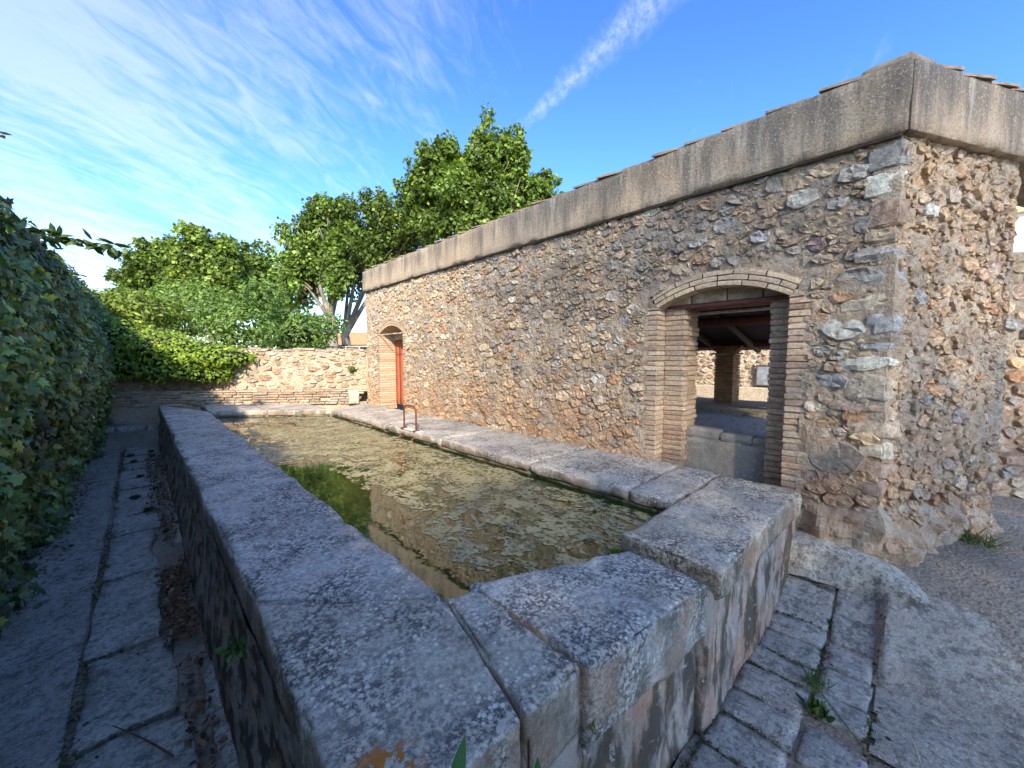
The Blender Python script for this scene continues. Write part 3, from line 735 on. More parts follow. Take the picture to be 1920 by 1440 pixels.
cells = rubble(.01, GL-.01, .40, 2.90, .015, .10, 55, .70, [(.72, 1.22, .085, (.30, .26, .25)), (.40, 1.33, .06, (.36, .33, .31)), (.30, 2.5, .07, (.50, .49, .45)), (.25, 1.98, .09, (.40, .37, .33)), (.55, .66, .07, (.40, .22, .13)), (.70, .66, .07, (.46, .36, .24)),
      (.35, .45, .12, (.36, .32, .25)), (.60, .42, .12, (.38, .33, .26)), (.62, 1.95, .09, (.44, .33, .26)), (.95, 2.2, .08, (.47, .36, .30)), (.5, 2.62, .09, (.42, .36, .29))], 15000, 2.2)
tg = lambda c, col: (col*.48+np.array([.44, .345, .255])*.52)*np.array([1.03, .95, .87])
gm2 = lambda u, v, h: gmap(u, v, h + gable_soft(u, v)*.9)
lay_stones([c for c in cells if c[1][0] > .045 or c[1][1] < .72], gm2, gw, STONE, 57, 90, lambda c: 3.4, gap=(.000, .006), h=(-.011, .013), tint=tg, frac=.95, tilt=.13)
# rough quoins wrapping the arris
qz = .74; qi = 0; qr = np.random.default_rng(58); A0_ = CORNER + BIS*.024
while qz < 2.86:
    hq = min(qr.uniform(.085, .19), 2.895-qz); la = qr.uniform(.12, .28); lb = qr.uniform(.05, .17); of = BIS*qr.uniform(-.010, .012)
    cA = A0_+of; P_ = [cA, cA+G*lb, cA+G*lb+np.array([.09, .10]), cA+np.array([.09, la]), cA+np.array([0, la])]
    stoneblock('quoin', [tuple(P_[0]), tuple(P_[1]), tuple(cA+G*lb*.8+np.array([.10, la])), tuple(P_[4])], [qz+qr.uniform(-.008, .008) for _ in range(4)], [qz+hq-.012+qr.uniform(-.02, .006) for _ in range(4)], STONE, house, .03, .022, .012, 480+qi, .03, .02, 9., col=np.clip(PAL[qr.choice([2, 2, 5, 7, 8, 3])]*np.exp(qr.normal(-.05, .12)), 0, .6), smooth=False)
    qz += hq; qi += 1
core = Geo()
def gq(u, t): p = CORNER + G*u - GN*t; return (p[0], p[1])
def prism(c, z0, z1):
    c = np.array(c); n = len(c); V = np.vstack([np.column_stack([c, np.full(n, z0)]), np.column_stack([c, np.full(n, z1)])])
    return V, [tuple(range(n))[::-1], tuple(range(n, 2*n))]+[(i, (i+1) % n, (i+1) % n+n, i+n) for i in range(n)]
core.add(*prism([gq(.06, .05), gq(GL-.015, .05), gq(GL-.015, .45), gq(.30, .45)], .1, 2.90))
core.add(*prism([gq(3.0, .0), gq(3.9, .0), gq(3.9, .45), gq(3.0, .45)], .1, 2.90))
core.build('wall_core', MORTAR, house)
# reveal of the gateway beyond the street wall, roughly dressed
V, Q = grid(np.arange(0, .46, .03), np.arange(.2, 2.92, .03), lambda t, v: np.column_stack([np.column_stack([CORNER[0]+G[0]*(GL+.012*fbm(np.stack([t, v, 0*t], -1), 6, 3, .6, 3))-GN[0]*t, CORNER[1]+G[1]*(GL+.012*fbm(np.stack([t, v, 0*t], -1), 6, 3, .6, 3))-GN[1]*t]), v]))
mk('gateway_reveal', V, Q, MORTAR, house, False)

# cornice
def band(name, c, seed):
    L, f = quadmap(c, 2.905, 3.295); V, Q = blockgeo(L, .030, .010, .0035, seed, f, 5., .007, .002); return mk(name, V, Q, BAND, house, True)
k0, k1 = (W-.055, .067), (W+.45, .371)
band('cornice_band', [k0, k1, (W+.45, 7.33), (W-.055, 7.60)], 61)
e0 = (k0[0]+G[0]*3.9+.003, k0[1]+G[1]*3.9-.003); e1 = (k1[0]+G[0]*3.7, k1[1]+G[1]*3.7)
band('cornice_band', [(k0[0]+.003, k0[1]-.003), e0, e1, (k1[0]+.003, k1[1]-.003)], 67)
dr = Geo()        # thin dark fibre sheet under the cornice
dr.add(*chbox((W-.038, .10, 2.893), (W+.3, 7.55, 2.9035), .002)); dr.build('drip_sheet', m_plain('drip_sheet_dark', (.10, .085, .07), .9), house)

# ridge tiles, each lapping over the next
def tile_geo(org, d, nrm_, L, wid, z, seed, t=.016, lift=.024):
    r_ = np.random.default_rng(seed); nL, nW = 5, 8
    a = np.linspace(0, 1, nL+1); b = np.linspace(-.5, .5, nW+1); V = []
    skew = r_.normal(0, .012); dz0 = r_.normal(0, .004); drop = r_.uniform(-.012, .012)
    for top in (1, 0):
        for i in a:
            for j in b:
                p = np.array(org) + np.array(d)*(i*L) + np.array(nrm_)*(j*wid*(1-.06*(1-i)) + skew*i + drop)
                zz = z + dz0 + lift*i + .030*(1-(2*j)**2) + (t if top else 0) + r_.normal(0, .0018)
                V.append((p[0], p[1], zz))
    V = np.array(V); n1 = (nL+1)*(nW+1); F = []
    for i in range(nL):
        for j in range(nW):
            q = (i*(nW+1)+j, (i+1)*(nW+1)+j, (i+1)*(nW+1)+j+1, i*(nW+1)+j+1); F.append(q); F.append(tuple(k+n1 for k in q[::-1]))
    for i in range(nL):
        for j in (0, nW):
            q = (i*(nW+1)+j, (i+1)*(nW+1)+j); F.append((q[0], q[1], q[1]+n1, q[0]+n1))
    for j in range(nW):
        for i in (0, nL):
            q = (i*(nW+1)+j, i*(nW+1)+j+1); F.append((q[0], q[1], q[1]+n1, q[0]+n1))
    return V, F
TC = np.array([(.36, .255, .17), (.33, .24, .165), (.40, .26, .16), (.30, .24, .18)])
y = .16; k = 0
while y < 7.35:
    L = rng.uniform(.255, .30)
    V, F = tile_geo((W+.195, y), (0, 1), (1, 0), L+.05, .51, 3.283, 300+k); mk('ridge_tile', V, F, TILE, house, False, np.tile(TC[k % 4], (len(V), 1))); y += L; k += 1
u = .10
while u < 3.5:
    L = rng.uniform(.24, .27); p = CORNER + G*u - GN*.19
    V, F = tile_geo(p, G, GN, L+.05, .51, 3.283, 400+k); mk('ridge_tile', V, F, TILE, house, False, np.tile(TC[k % 4], (len(V), 1))); u += L; k += 1
stoneblock('corner_capping', [(W-.045, .075), (W+.16, -.03), (W+.38, .26), (W-.04, .30)], 3.288, 3.345, TILE, house, .03, .02, .004, 5, .004, col=TC[3])

# brick jambs and arches
BC = np.array([(.54, .42, .285), (.50, .38, .26), (.47, .36, .26), (.53, .39, .27), (.46, .31, .21), (.42, .29, .21)])
def brick(lo, hi, c, jit=.004):
    V, F = chbox(lo, hi, .004, jit, rng); mk('brick', V, F, BRICK, jb, False, np.tile(np.clip(c, 0, .7), (len(V), 1)))
def bcol(z, red=0.): 
    c = BC[rng.integers(len(BC))]*np.exp(rng.normal(0, .10)); w = red*.5 + .5*float(sstep(1.15, .75, z)); return c*(1-w*.55) + np.array([.42, .25, .15])*w*.55
for oi, o in enumerate(OPS):
    y0, y1, sp, ri, jw = o
    jparts = []; xin = W+.15 if oi == 0 else W+.34
    jparts.append(chbox((W+.004, y1+.008, .62), (xin-.006, y1+jw-.008, sp+.02), .002)); jparts.append(chbox((W+.004, y0-jw+.008, .62), (xin-.006, y0-.008, sp+.02), .002))
    if oi == 0:
        jparts.append(chbox((xin+.002, y1-.165, .62), (W+.44, y1+.16, sp+.02), .002)); jparts.append(chbox((xin+.002, y0-.05, .62), (W+.44, y0+.128, sp+.02), .002))
    for Vj, Fj in jparts[1:]: mk('brick_frame', Vj, Fj, MORTAR, house, False)
    jb = mk('brick_frame', *jparts[0], MORTAR, house, False)
    pitch = .0445; z = .69; k = 0
    while z < sp-.01:
        hgt = .0355 if z+pitch < sp else sp-z-.004
        for side in (0, 1):
            ext = (.03 if (k+side) % 2 else -.012)+rng.uniform(-.012, .02)
            if side == 0 and oi == 0 and rng.random() < .12: ext += .10
            pr = rng.uniform(.001, .008)
            if side: brick((W-pr, y1, z), (xin, y1+jw+ext, z+hgt), bcol(z))
            else: brick((W-pr, y0-jw-ext, z), (xin, y0, z+hgt), bcol(z))
        if oi == 0:
            brick((xin-.006, y1-.175+rng.uniform(-.008, .008), z), (W+.24, y1-.003, z+hgt), bcol(z, .35))
            brick((W+.245, y1-.175+rng.uniform(-.008, .008), z), (W+.45, y1-.003, z+hgt), bcol(z, .35)*.9)
            brick((xin-.006, y0+.003, z), (W+.45, y0+.137+rng.uniform(-.006, .006), z+hgt), bcol(z, .5)*.85)
        z += pitch; k += 1
    # arch: three thin concentric rings
    yc, zc, Rr, a = arch(o); A0 = math.asin(a/Rr)
    for ring in range(3):
        r0 = Rr+ring*.0415; aext = A0 + .014; n = 5 if ring else 6; off = .5*(ring % 2)
        ed = np.clip((np.arange(n+2)-off)/n, 0, 1); ed = np.unique(ed)
        xb = W-.003-.001*ring
        for i in range(len(ed)-1):
            t0, t1 = -aext+2*aext*ed[i]+.004, -aext+2*aext*ed[i+1]-.004
            if t1-t0 < .02: continue
            depth = (xin if ring == 0 else W+.12)-xb; La = (t1-t0)*r0
            def f(p, t0=t0, r0=r0, xb=xb):
                th = t0+p[:, 0]/r0; return np.column_stack([xb+p[:, 1], yc+np.sin(th)*(r0+p[:, 2]), zc+np.cos(th)*(r0+p[:, 2])])
            V, Q = blockgeo((La, depth, .037), .06, .004, .0022, 500+i+9*ring, f, 12.)
            mk('arch_brick', V, Q[:, ::-1], BRICK, jb, False, np.tile(BC[rng.integers(4)]*np.exp(rng.normal(0, .08)), (len(V), 1)))
    # tympanum above the lintel
    if oi == 0:
        for i, (a0, a1) in enumerate(((y0-.03, .80), (.806, 1.05), (1.056, 1.33), (1.336, y1+.05))):
            stoneblock('tympanum_block', rect(W+.155, W+.24, a0, a1), 2.064, 2.26, TYMP, house, .03, .006, .003, 70+i, .003)
        stoneblock('lintel', rect(W+.135, W+.34, y0-.02, y1-.02), 2.026, 2.060, BEAM, house, .03, .006, .004, 77, .004)
    else:
        stoneblock('lintel', rect(W+.30, W+.40, y0-.02, y1+.02), 1.955, 2.22, TYMP, house, .03, .006, .003, 78, .003)
# low panel closing the foot of the open doorway, with a rough stone top
stoneblock('sill_panel', rect(W+.26, W+.36, OPS[0][0]-.02, OPS[0][1]+.0), .55, .905, PANEL, house, .03, .006, .005, 81, .003)
for i, (a0, a1, t) in enumerate(((.60, .86, .955), (.865, 1.10, .965), (1.105, 1.40, .985))):
    stoneblock('sill_stone', rect(W+.25, W+.40, a0, a1), .895, t, PANEL, house, .03, .012, .008, 83+i, .012)
# red plank door set deep in the far doorway
dz0, dz1 = .70, 1.955
dleaf = stoneblock('door', rect(W+.335, W+.36, 6.08, 7.02), dz0, dz1, DOORWOOD, house, .06, .004, .001, 90, 0)
for i in range(6): stoneblock('plank', rect(W+.318, W+.3345, 6.085+.155*i, 6.233+.155*i), dz0+.005, dz1-.01, DOORWOOD, dleaf, .08, .004, .001, 91+i, 0)
V, F = tube(bez((W+.315, 6.16, 1.33), (W+.27, 6.16, 1.37), (W+.315, 6.16, 1.41), 7), .007, 6); mk('handle', V, F, RUST, dleaf)
stoneblock('door_post', rect(W+.285, W+.317, 6.09, 6.165), .70, 1.955, DOORWOOD, house, .06, .005, .002, 99, 0)
# ------------------------------------------------------------------ the basin
basin = thing('stone_basin', 'long stone water basin with thick lichen-covered coping slabs', 'basin', (1.6, 4, 0))
XI0, XI1 = .80, 2.40                           # inner faces
yin = lambda x: FAR(x, 6.45)                    # far inner edge
yout = lambda x: FAR(x, 7.80)                   # far outer edge
CT = {101: (1.02, .99, .95), 102: (1.0, .97, 1.0), 105: (1.0, .98, .95), 106: (.97, 1.0, 1.03), 107: (1.02, .96, .88)}
def cope(c, z1, seed, z0=None, res=.022, amp=.007, chip=.018, wob=.012, r=.016):
    z1 = np.broadcast_to(np.array(z1, float), 4); z0 = z1-.17 if z0 is None else z0
    return stoneblock('coping_stone', c, z0, z1, COPING, basin, res, r, amp, seed, chip, wob, 5., col=np.array(CT.get(seed, (.93, .93, .94))))
# left run, near to far
cope([(.245, .665), (.655, .640), (.795, 1.19), (.262, 1.66)], [.688, .690, .690, .688], 101, .46, .014, .006, .028)
cope([(.262, 1.672), (.793, 1.20), (.80, 5.10), (.232, 5.20)], [.692, .686, .69, .69], 102, .50, .022, .009, .03, .02)
cope([(.232, 5.215), (.80, 5.115), (.80, 7.62), (.222, 7.72)], [.69, .69, .685, .69], 103, .50, .026, .008, .025, .02)
cope([(.222, 7.735), (.80, 7.632), (.80, yin(.80)), (.20, yout(.20))], [.69, .69, .69, .69], 104, .50, .03, .008)
# front run
cope([(.664, .640), (.905, .632), (.914, 1.175), (.800, 1.188)], [.690, .692, .690, .690], 105, .47, .013, .006, .02)
cope([(.910, .612), (1.665, .535), (1.74, .94), (.918, 1.20)], [.692, .655, .640, .690], 106, [.42, .44, .44, .44], .013, .008, .03, .016)
cope([(1.70, .505), (3.215, .47), (3.235, .995), (1.735, .995)], [.705, .695, .695, .70], 107, [.56, .53, .53, .58], .016, .007, .03, .012)
# right run against the wall
ys = [1.005, 1.33, 2.28, 3.66, 5.05, 6.35]
for i in range(len(ys)-1): cope(rect(XI1-.005*(i % 2), W+.02, ys[i]+.004, ys[i+1]-.004), [.69, .69, .69, .69], 110+i, .60, .020, .004, .016, .008, .022)
cope([(XI1, 6.356), (W+.02, 6.356), (W+.02, yout(3.29)), (XI1, yin(XI1))], .69, 116, .60, .024, .004, .016, .008, .022)
# far run
for i, (a, b) in enumerate(((.806, 1.55), (1.556, XI1-.006))): cope([(a, yin(a)), (b, yin(b)), (b, yout(b)), (a, yout(a))], .69, 120+i, .60, .026, .005, .016)
# rendered walls
def sheet(name, P0, P1, z0, z1, mat, seed, amp=.012, bulge=.0, step=.02, flip=False):
    P0 = np.array(P0); P1 = np.array(P1); L = np.linalg.norm(P1-P0); d = (P1-P0)/L; n = np.array([d[1], -d[0]])
    def f(u, v):
        b = np.column_stack([P0+d*u[:, None], v]); h = amp*fbm(b, 4, 5, .55, seed) + bulge*sstep(.45, .0, v); b[:, :2] += n*h[:, None]; return b
    V, Q = grid(np.arange(0, L+step, step), np.arange(z0, z1+step, step), f); return mk(name, V, Q[:, ::-1] if flip else Q, mat, basin, True)
for i, (a, b, ya, yb, t0_, t1_) in enumerate(((.22, .93, .672, .645, .50, .47), (.932, 1.40, .640, .600, .47, .52), (1.402, 1.66, .598, .572, .52, .56), (1.655, 2.35, .545, .525, .60, .58), (2.352, 3.20, .524, .508, .58, .57))):
    stoneblock('front_wall', [(a, ya), (b, yb), (b, yb+.12), (a, ya+.12)], -.12, [t0_, t1_, t1_, t0_], RENDER, basin, .018, .012, .011, 140+i, .016, .006, 5.)
sheet('side_wall', (.215, 10.1), (.25, .66), -.12, .60, RENDER_SIDE, 142, .007, .05)
stoneblock('end_wall', rect(3.185, 3.23, .50, 1.02), -.1, .60, RENDER, basin, .04, .01, .006, 143)
inner = Geo()
inner.add(*prism([(.30, .72), (.815, 1.215), (.815, 8.3), (.30, 9.8)], .05, .56)); inner.add(*prism([(.30, .70), (1.6, .62), (1.6, 1.12), (.815, 1.18)], .05, .47))
inner.add(*prism([(1.66, .58), (3.18, .55), (3.18, .95), (1.66, .95)], .05, .545)); inner.add(*prism([(XI1+.02, .96), (W-.02, .96), (W-.02, 7.7), (XI1+.02, 7.1)], .05, .61))
inner.add(*prism([(.82, yin(.82)+.03), (XI1+.0, yin(XI1)+.03), (XI1, yout(XI1)-.05), (.82, yout(.82)-.05)], .05, .61))
inner.build('basin_masonry', RENDER, basin)

# water and its floating algae
V, F = prism([(.60, 1.0), (2.6, .9), (2.6, 7.2), (.60, 8.7)], .10, ZW)
struct(mk('water', V, F, WATER, None, False))
def marching(us, vs, fld, z):
    """filled iso-region fld>0 as a thin floating sheet"""
    nu, nv = len(us), len(vs); vid = {}; V = []; F = []
    def vert(i, j, i2=None, j2=None):
        k = (i, j, i2, j2)
        if k not in vid:
            if i2 is None: p = (us[i], vs[j])
            else:
                a, b = fld[i, j], fld[i2, j2]; t = a/(a-b); p = (us[i]+(us[i2]-us[i])*t, vs[j]+(vs[j2]-vs[j])*t)
            vid[k] = len(V); V.append((p[0], p[1], z if i2 is not None else z+.0012*min(1., fld[i, j]*6)))
        return vid[k]
    pos = fld > 0; anyp = pos[:-1, :-1] | pos[1:, :-1] | pos[1:, 1:] | pos[:-1, 1:]
    for i, j in np.argwhere(anyp):
        i = int(i); j = int(j); cs = [(i, j), (i+1, j), (i+1, j+1), (i, j+1)]; poly = []
        for k in range(4):
            a, b = cs[k], cs[(k+1) % 4]
            if pos[a]: poly.append(vert(*a))
            if pos[a] != pos[b]:
                lo, hi = (a, b) if a < b else (b, a); poly.append(vert(*lo, *hi))
        if len(poly) >= 3: F.append(tuple(poly))
    return np.array(V), F
us = np.arange(.78, 2.45, .0125); vs = np.arange(1.0, 8.4, .016)
UU, VV = np.meshgrid(us, vs, indexing='ij'); P = np.stack([UU, VV, 0*UU], -1)
PS = P*np.array([1.0, .62, 1])
warp = np.stack([fbm(P, 3, 2, .5, 71), fbm(P, 3, 2, .5, 72), 0*UU], -1)*.06
f1 = fbm(PS+warp, 2.6, 2, .5, 73); f2 = fbm(PS+warp, 16, 5, .72, 74)
thick = .36 + .26*sstep(1.0, 1.75, UU)*sstep(1.1, 2.4, VV) + .12*sstep(3.0, 5.5, VV)
clear = 1.5*sstep(1.24, 1.08, UU + .10*fbm(P, 2, 2, .5, 75) + .06*sstep(2.0, 1.2, VV))*sstep(4.5, 4.0, VV) + .9*sstep(6.0, 6.7, VV)*sstep(2.3, 1.5, UU) + 1.3*sstep(2.30, 2.38, UU)
fld = f1*.30 + f2*.72 + thick*1.0 - .03 - clear
far_patch = np.exp(-(((UU-1.05)/.20)**2+((VV-4.55)/.28)**2)); fld = fld + 1.0*far_patch - .1
V, F = marching(us, vs, fld, ZW+.0025)
alg = mk('algae_mat', V, F, ALGAE, None, True, kind='stuff'); alg['label'] = 'tan green mats of algae floating on the basin water'; alg['category'] = 'algae'

# ------------------------------------------------------------------ path on the hedge side
path = struct(mk('path', *grid(np.concatenate([np.arange(-1.6, -.29, .035)]), np.arange(-.6, 10.3, .045),
      lambda u, v: np.column_stack([u, v, .006 + .012*fbm(np.stack([u, v, 0*u], -1), 3, 4, .6, 150) + .05*sstep(-.5, -1.4, u)])), PATH_ROUGH))
bed = struct(mk('path_bed', *grid(np.arange(-.32, .30, .04), np.arange(-.6, 10.3, .05), lambda u, v: np.column_stack([u, v, -.024 + .01*fbm(np.stack([u, v, 0*u], -1), 5, 3, .6, 151)])), SOIL))
joints = [-.4, .75, 1.62, 2.25, 2.92, 3.92, 4.86, 5.45, 6.02, 6.55, 7.10, 7.7, 8.2, 8.75, 9.3, 9.9]
for i in range(len(joints)-1):
    a, b = joints[i]+.008, joints[i+1]-.008; r_ = np.random.default_rng(600+i)
    xr = .09 + (.03 if i < 4 else -.03)+r_.uniform(-.05, .05)
    stoneblock('path_slab', [(-.278+r_.uniform(-.01, .01), a), (xr+r_.uniform(-.03, .03), a+r_.uniform(-.02, .02)), (xr+r_.uniform(-.04, .03), b+r_.uniform(-.02, .02)), (-.278, b)], -.06, [.008+r_.uniform(-.006, .01) for _ in range(4)], PATH_SLAB, bed, .035, .014, .006, 600+i, .014, .03)
# broken cement fillet at the foot of the basin wall
for i, (a, b) in enumerate(((.8, 1.5), (1.53, 2.1), (2.14, 2.5), (4.3, 5.2), (5.3, 6.4))):
    r_ = np.random.default_rng(640+i)
    stoneblock('path_fillet', [(.145+r_.uniform(-.02, .02), a), (.24, a), (.24, b), (.15+r_.uniform(-.02, .02), b)], -.06, .012, KERB if i < 3 else PATH_SLAB, bed, .03, .012, .008, 640+i, .02, .03)
def litter(name, pts, seed, label, size=(.025, .045)):
    r_ = np.random.default_rng(seed); n = len(pts); Nn = r_.normal(0, .55, (n, 3)); Nn[:, 2] += 1
    c = np.array([(.16, .085, .045), (.11, .065, .04), (.22, .13, .07), (.07, .05, .035)])[r_.integers(0, 4, n)]*np.exp(r_.normal(0, .2, (n, 1)))
    o = leafobj(name, pts, Nn, r_.uniform(*size, n), OVAL, r_, c, DRYLEAF, None, 0, 'stuff'); o['label'] = label; o['category'] = 'dry leaves'; return o
r_ = np.random.default_rng(9); pts = []
for (x0, x1, y0, y1, n, hh) in ((.02, .17, 2.75, 3.85, 620, .05), (.07, .16, 1.5, 2.6, 120, .01), (.05, .17, 4.4, 5.2, 120, .02), (-.02, .17, 5.3, 8.6, 500, .04), (-.8, -.5, 4.3, 7.5, 420, .03), (.12, .19, .6, 1.5, 40, .0)):
    x = r_.uniform(x0, x1, n); y = r_.uniform(y0, y1, n); k = sstep(x0, x1, x); pts.append(np.column_stack([x, y, .016 + hh*k*r_.random(n)]))
litter('leaf_litter', np.vstack(pts), 10, 'brown fallen leaves heaped along the basin foot and path')

# ------------------------------------------------------------------ steps and garden wall at the far end
steps = thing('stone_steps', 'worn stone steps climbing past the far left corner of the basin', 'steps', (-.2, 10.4, 0))
for i, (y0, zt) in enumerate(((9.95, .16), (10.12, .32), (10.42, .46), (10.62, .60), (10.86, .74))):
    xs = [-.95, -.52+.12*(i % 2), -.08+.1*(i % 3), .19]
    for j in range(3):
        stoneblock('step_stone', [(xs[j]+.006, y0-.25*xs[j]), (xs[j+1]-.006, y0-.25*xs[j+1]), (xs[j+1]-.006, y0+.50-.25*xs[j+1]), (xs[j]+.006, y0+.50-.25*xs[j])], zt-.20, zt+rng.uniform(-.015, .015), PATH_SLAB if i % 2 else STONE_FAR, steps, .06, .02, .012, 700+10*i+j, .02, .02, col=np.array([.36, .31, .25]))

GD = nz(np.array([1, -.78])); GNv = np.array([GD[1], -GD[0]])      # along the far wall; GNv points back to the camera side
if GNv[1] > 0: GNv = -GNv
GO = np.array([-1.4, FAR(-1.4, 8.02)])
garden = thing('garden_wall', 'low rough stone garden wall closing the far end of the basin', 'wall', (1.5, FAR(1.5, 8.02), 0))
GLn = (3.42+1.4)/GD[0]
def gtop(u): return 1.78 - .42*sstep(2.9, 2.4, u) + .02*np.sin(u*7)
def fw_map(u, v, h):
    p = GO + GD*np.asarray(u)[:, None] + GNv*np.asarray(h)[:, None]; return np.column_stack([p, v])
us_ = np.arange(0, GLn+.03, .03)
V, Q = grid(us_, np.linspace(0, 1, 46), lambda u, t: fw_map(u, .55+t*(gtop(u)-.57), .014*fbm(np.stack([u, t*1.2, 0*u], -1), 9, 4, .6, 161)))
gface = mk('wall_face', V, Q, MORTAR_FAR, garden, False)
gc = Geo(); tp = [(u, gtop(u)) for u in np.arange(0, GLn+.05, .12)]
for (u, t), (u2, t2) in zip(tp[:-1], tp[1:]): gc.add(*prism([GO+GD*u-GNv*.03, GO+GD*u2-GNv*.03, GO+GD*u2-GNv*.40, GO+GD*u-GNv*.40], .3, float((t+t2)/2)-.02))
gc.build('wall_core', MORTAR_FAR, garden)
cells = [c for c in rubble(.02, GLn-.02, .93, 1.80, .07, .19, 165, .42, (), 6000, 1.6) if c[0][:, 1].max() < gtop(c[1][0])+.03]
PALF = np.array([(.41, .33, .24), (.36, .28, .20), (.34, .29, .24), (.43, .37, .29), (.37, .27, .19)]); PWF = np.full(5, .2)
lay_stones(cells, fw_map, gface, STONE_FAR, 166, 120, lambda c: 9., gap=(.004, .012), h=(.006, .034), pal=PALF, pw=PWF)
u = 2.3
while u < GLn-.03:        # uneven capping
    L = rng.uniform(.16, .30); V, Q = blockgeo((L-.01, .40, .05), .07, .012, .008, int(900+u*10), lambda p, u=u: fw_map(u+p[:, 0], p[:, 2]+gtop(u)-.03, .02-p[:, 1]), 7., .012)
    mk('coping_stone', V, Q, STONE_FAR, garden, False, np.tile(PALF[rng.integers(5)]*.9, (len(V), 1))); u += L
# brick ledge standing in front of it
ledge = thing('stone_ledge', 'low ledge of thin stone courses along the foot of the garden wall', 'ledge', (1.5, FAR(1.5, 7.9), 0))
lg = Geo()
lg.add(*prism([GO+GD*.3+GNv*.235, GO+GD*(GLn-.18)+GNv*.235, GO+GD*(GLn-.18)-GNv*.02, GO+GD*.3-GNv*.02], .3, .915)); lg.build('ledge_core', MORTAR_FAR, ledge)
for row in range(5):
    z = .675+row*.052; u = .3+.1*(row % 2)
    while u < GLn-.2:
        L = rng.uniform(.14, .32); gap2 = 2.62 < u < 2.72
        if not gap2 and not (rng.random() < .06 and row < 4):
            V, F = chbox((0, 0, 0), (L-.012, .10, .043), .008, .006, rng, lambda p, u=u, z=z, pr=rng.uniform(.0, .03): fw_map(u+p[:, 0], z+p[:, 2], .26+pr-p[:, 1]))
            mk('ledge_stone', V, F, STONE_FAR, ledge, False, np.tile(PALF[rng.integers(5)]*np.exp(rng.normal(0, .12)), (len(V), 1)))
        u += L
for i, u in enumerate(np.arange(.3, GLn-.25, .42)):
    V, Q = blockgeo((.41, .30, .035), .07, .010, .006, 950+i, lambda p, u=u: fw_map(u+p[:, 0], p[:, 2]+.93, .285-p[:, 1]), 7., .01)
    mk('ledge_top', V, Q, STONE_FAR, ledge, False, np.tile(PALF[i % 5], (len(V), 1)))
# upright slab leaning at the building corner
p = GO+GD*(GLn-.30)+GNv*.33
slab = stoneblock('leaning_slab', [(p[0]-.02, p[1]-.01), (p[0]+.16, p[1]-.13), (p[0]+.18, p[1]-.06), (p[0], p[1]+.06)], .68, [.99, .93, .93, .99], STONE_FAR, None, .03, .02, .008, 170, .02, col=np.array([.50, .44, .34]))
tag(slab, 'pale upright stone slab leaning at the far corner of the wash house', 'stone slab')

# ------------------------------------------------------------------ ladder
lad = thing('pool_ladder', 'small rusty metal ladder handrail on the basin edge', 'ladder', (2.42, 4.4, ZC))
h0 = [(2.43, 4.54, .60), (2.43, 4.54, .92), (2.43, 4.53, .965), (2.43, 4.50, .992), (2.43, 4.46, 1.0), (2.43, 4.32, 1.0), (2.43, 4.28, .992), (2.43, 4.25, .965), (2.43, 4.24, .92), (2.43, 4.24, .60)]
V, F = tube(h0, .0115, 10); mk('hoop', V, F, RUST, lad)
V, F = tube([(2.43, 4.52, .975), (2.43, 4.26, .975)], .006, 6); mk('cross_bar', V, F, RUST, lad)
for yy in (4.545, 4.235):
    V, F = chbox((2.395, yy-.03, .688), (2.465, yy+.03, .706), .003); mk('foot_plate', V, F, RUST, lad)
    V, F = tube([(2.43, yy, .62), (2.37, yy, .60), (2.345, yy, .52)], .010, 8); mk('hook', V, F, RUST, lad)
stoneblock('mortar_pad', rect(2.40, 2.50, 4.16, 4.60), .685, .698, CEMENT, lad, .03, .006, .004, 175, .006)

# ------------------------------------------------------------------ street-side pavement, kerb, apron
pav = struct(mk('pavement', *grid(np.arange(.6, 3.42, .04), np.arange(-.34, .62, .04), lambda u, v: np.column_stack([u, v, paver_z(u)-.028+.006*fbm(np.stack([u, v, 0*u], -1), 8, 3, .6, 180)]), lambda u, v: (v > .02) | (u < 2.05)), SOIL))
def paver(c, seed):
    r_ = np.random.default_rng(seed); c = [(x+r_.uniform(-.006, .006), y+r_.uniform(-.006, .006)) for x, y in c]
    z = [float(paver_z(x))+r_.uniform(-.004, .006) for x, y in c]
    return stoneblock('paver', c, [v-.08 for v in z], z, PAVER, pav, .02, .014, .005, seed, .012, .008, 8.)
ra = [3.42, 3.10, 2.80, 2.62, 2.42, 2.25, 2.02, 1.84, 1.63, 1.42, 1.2, .95, .7]
for i in range(len(ra)-1): paver([(ra[i+1]+.006, .262), (ra[i]-.006, .262), (ra[i]-.006, .535), (ra[i+1]+.006, .54)], 800+i)
rb = [3.34, 3.14, 2.93, 2.74, 2.50, 2.30, 2.12]
for i in range(len(rb)-1): paver([(rb[i+1]+.006, .055), (rb[i]-.006, .055), (rb[i]-.006, .248), (rb[i+1]+.006, .248)], 830+i)
rc = [2.05, 1.80, 1.62, 1.40, 1.15, .9]
for i in range(len(rc)-1): paver([(rc[i+1]+.012, .03), (rc[i]-.012, .04), (rc[i]-.012, .24), (rc[i+1]+.012, .24)], 850+i)
rd = [2.02, 1.74, 1.45, 1.2, .95]
for i in range(len(rd)-1): paver([(rd[i+1]+.012, -.24), (rd[i]-.012, -.25), (rd[i]-.012, .015), (rd[i+1]+.012, .012)], 870+i)
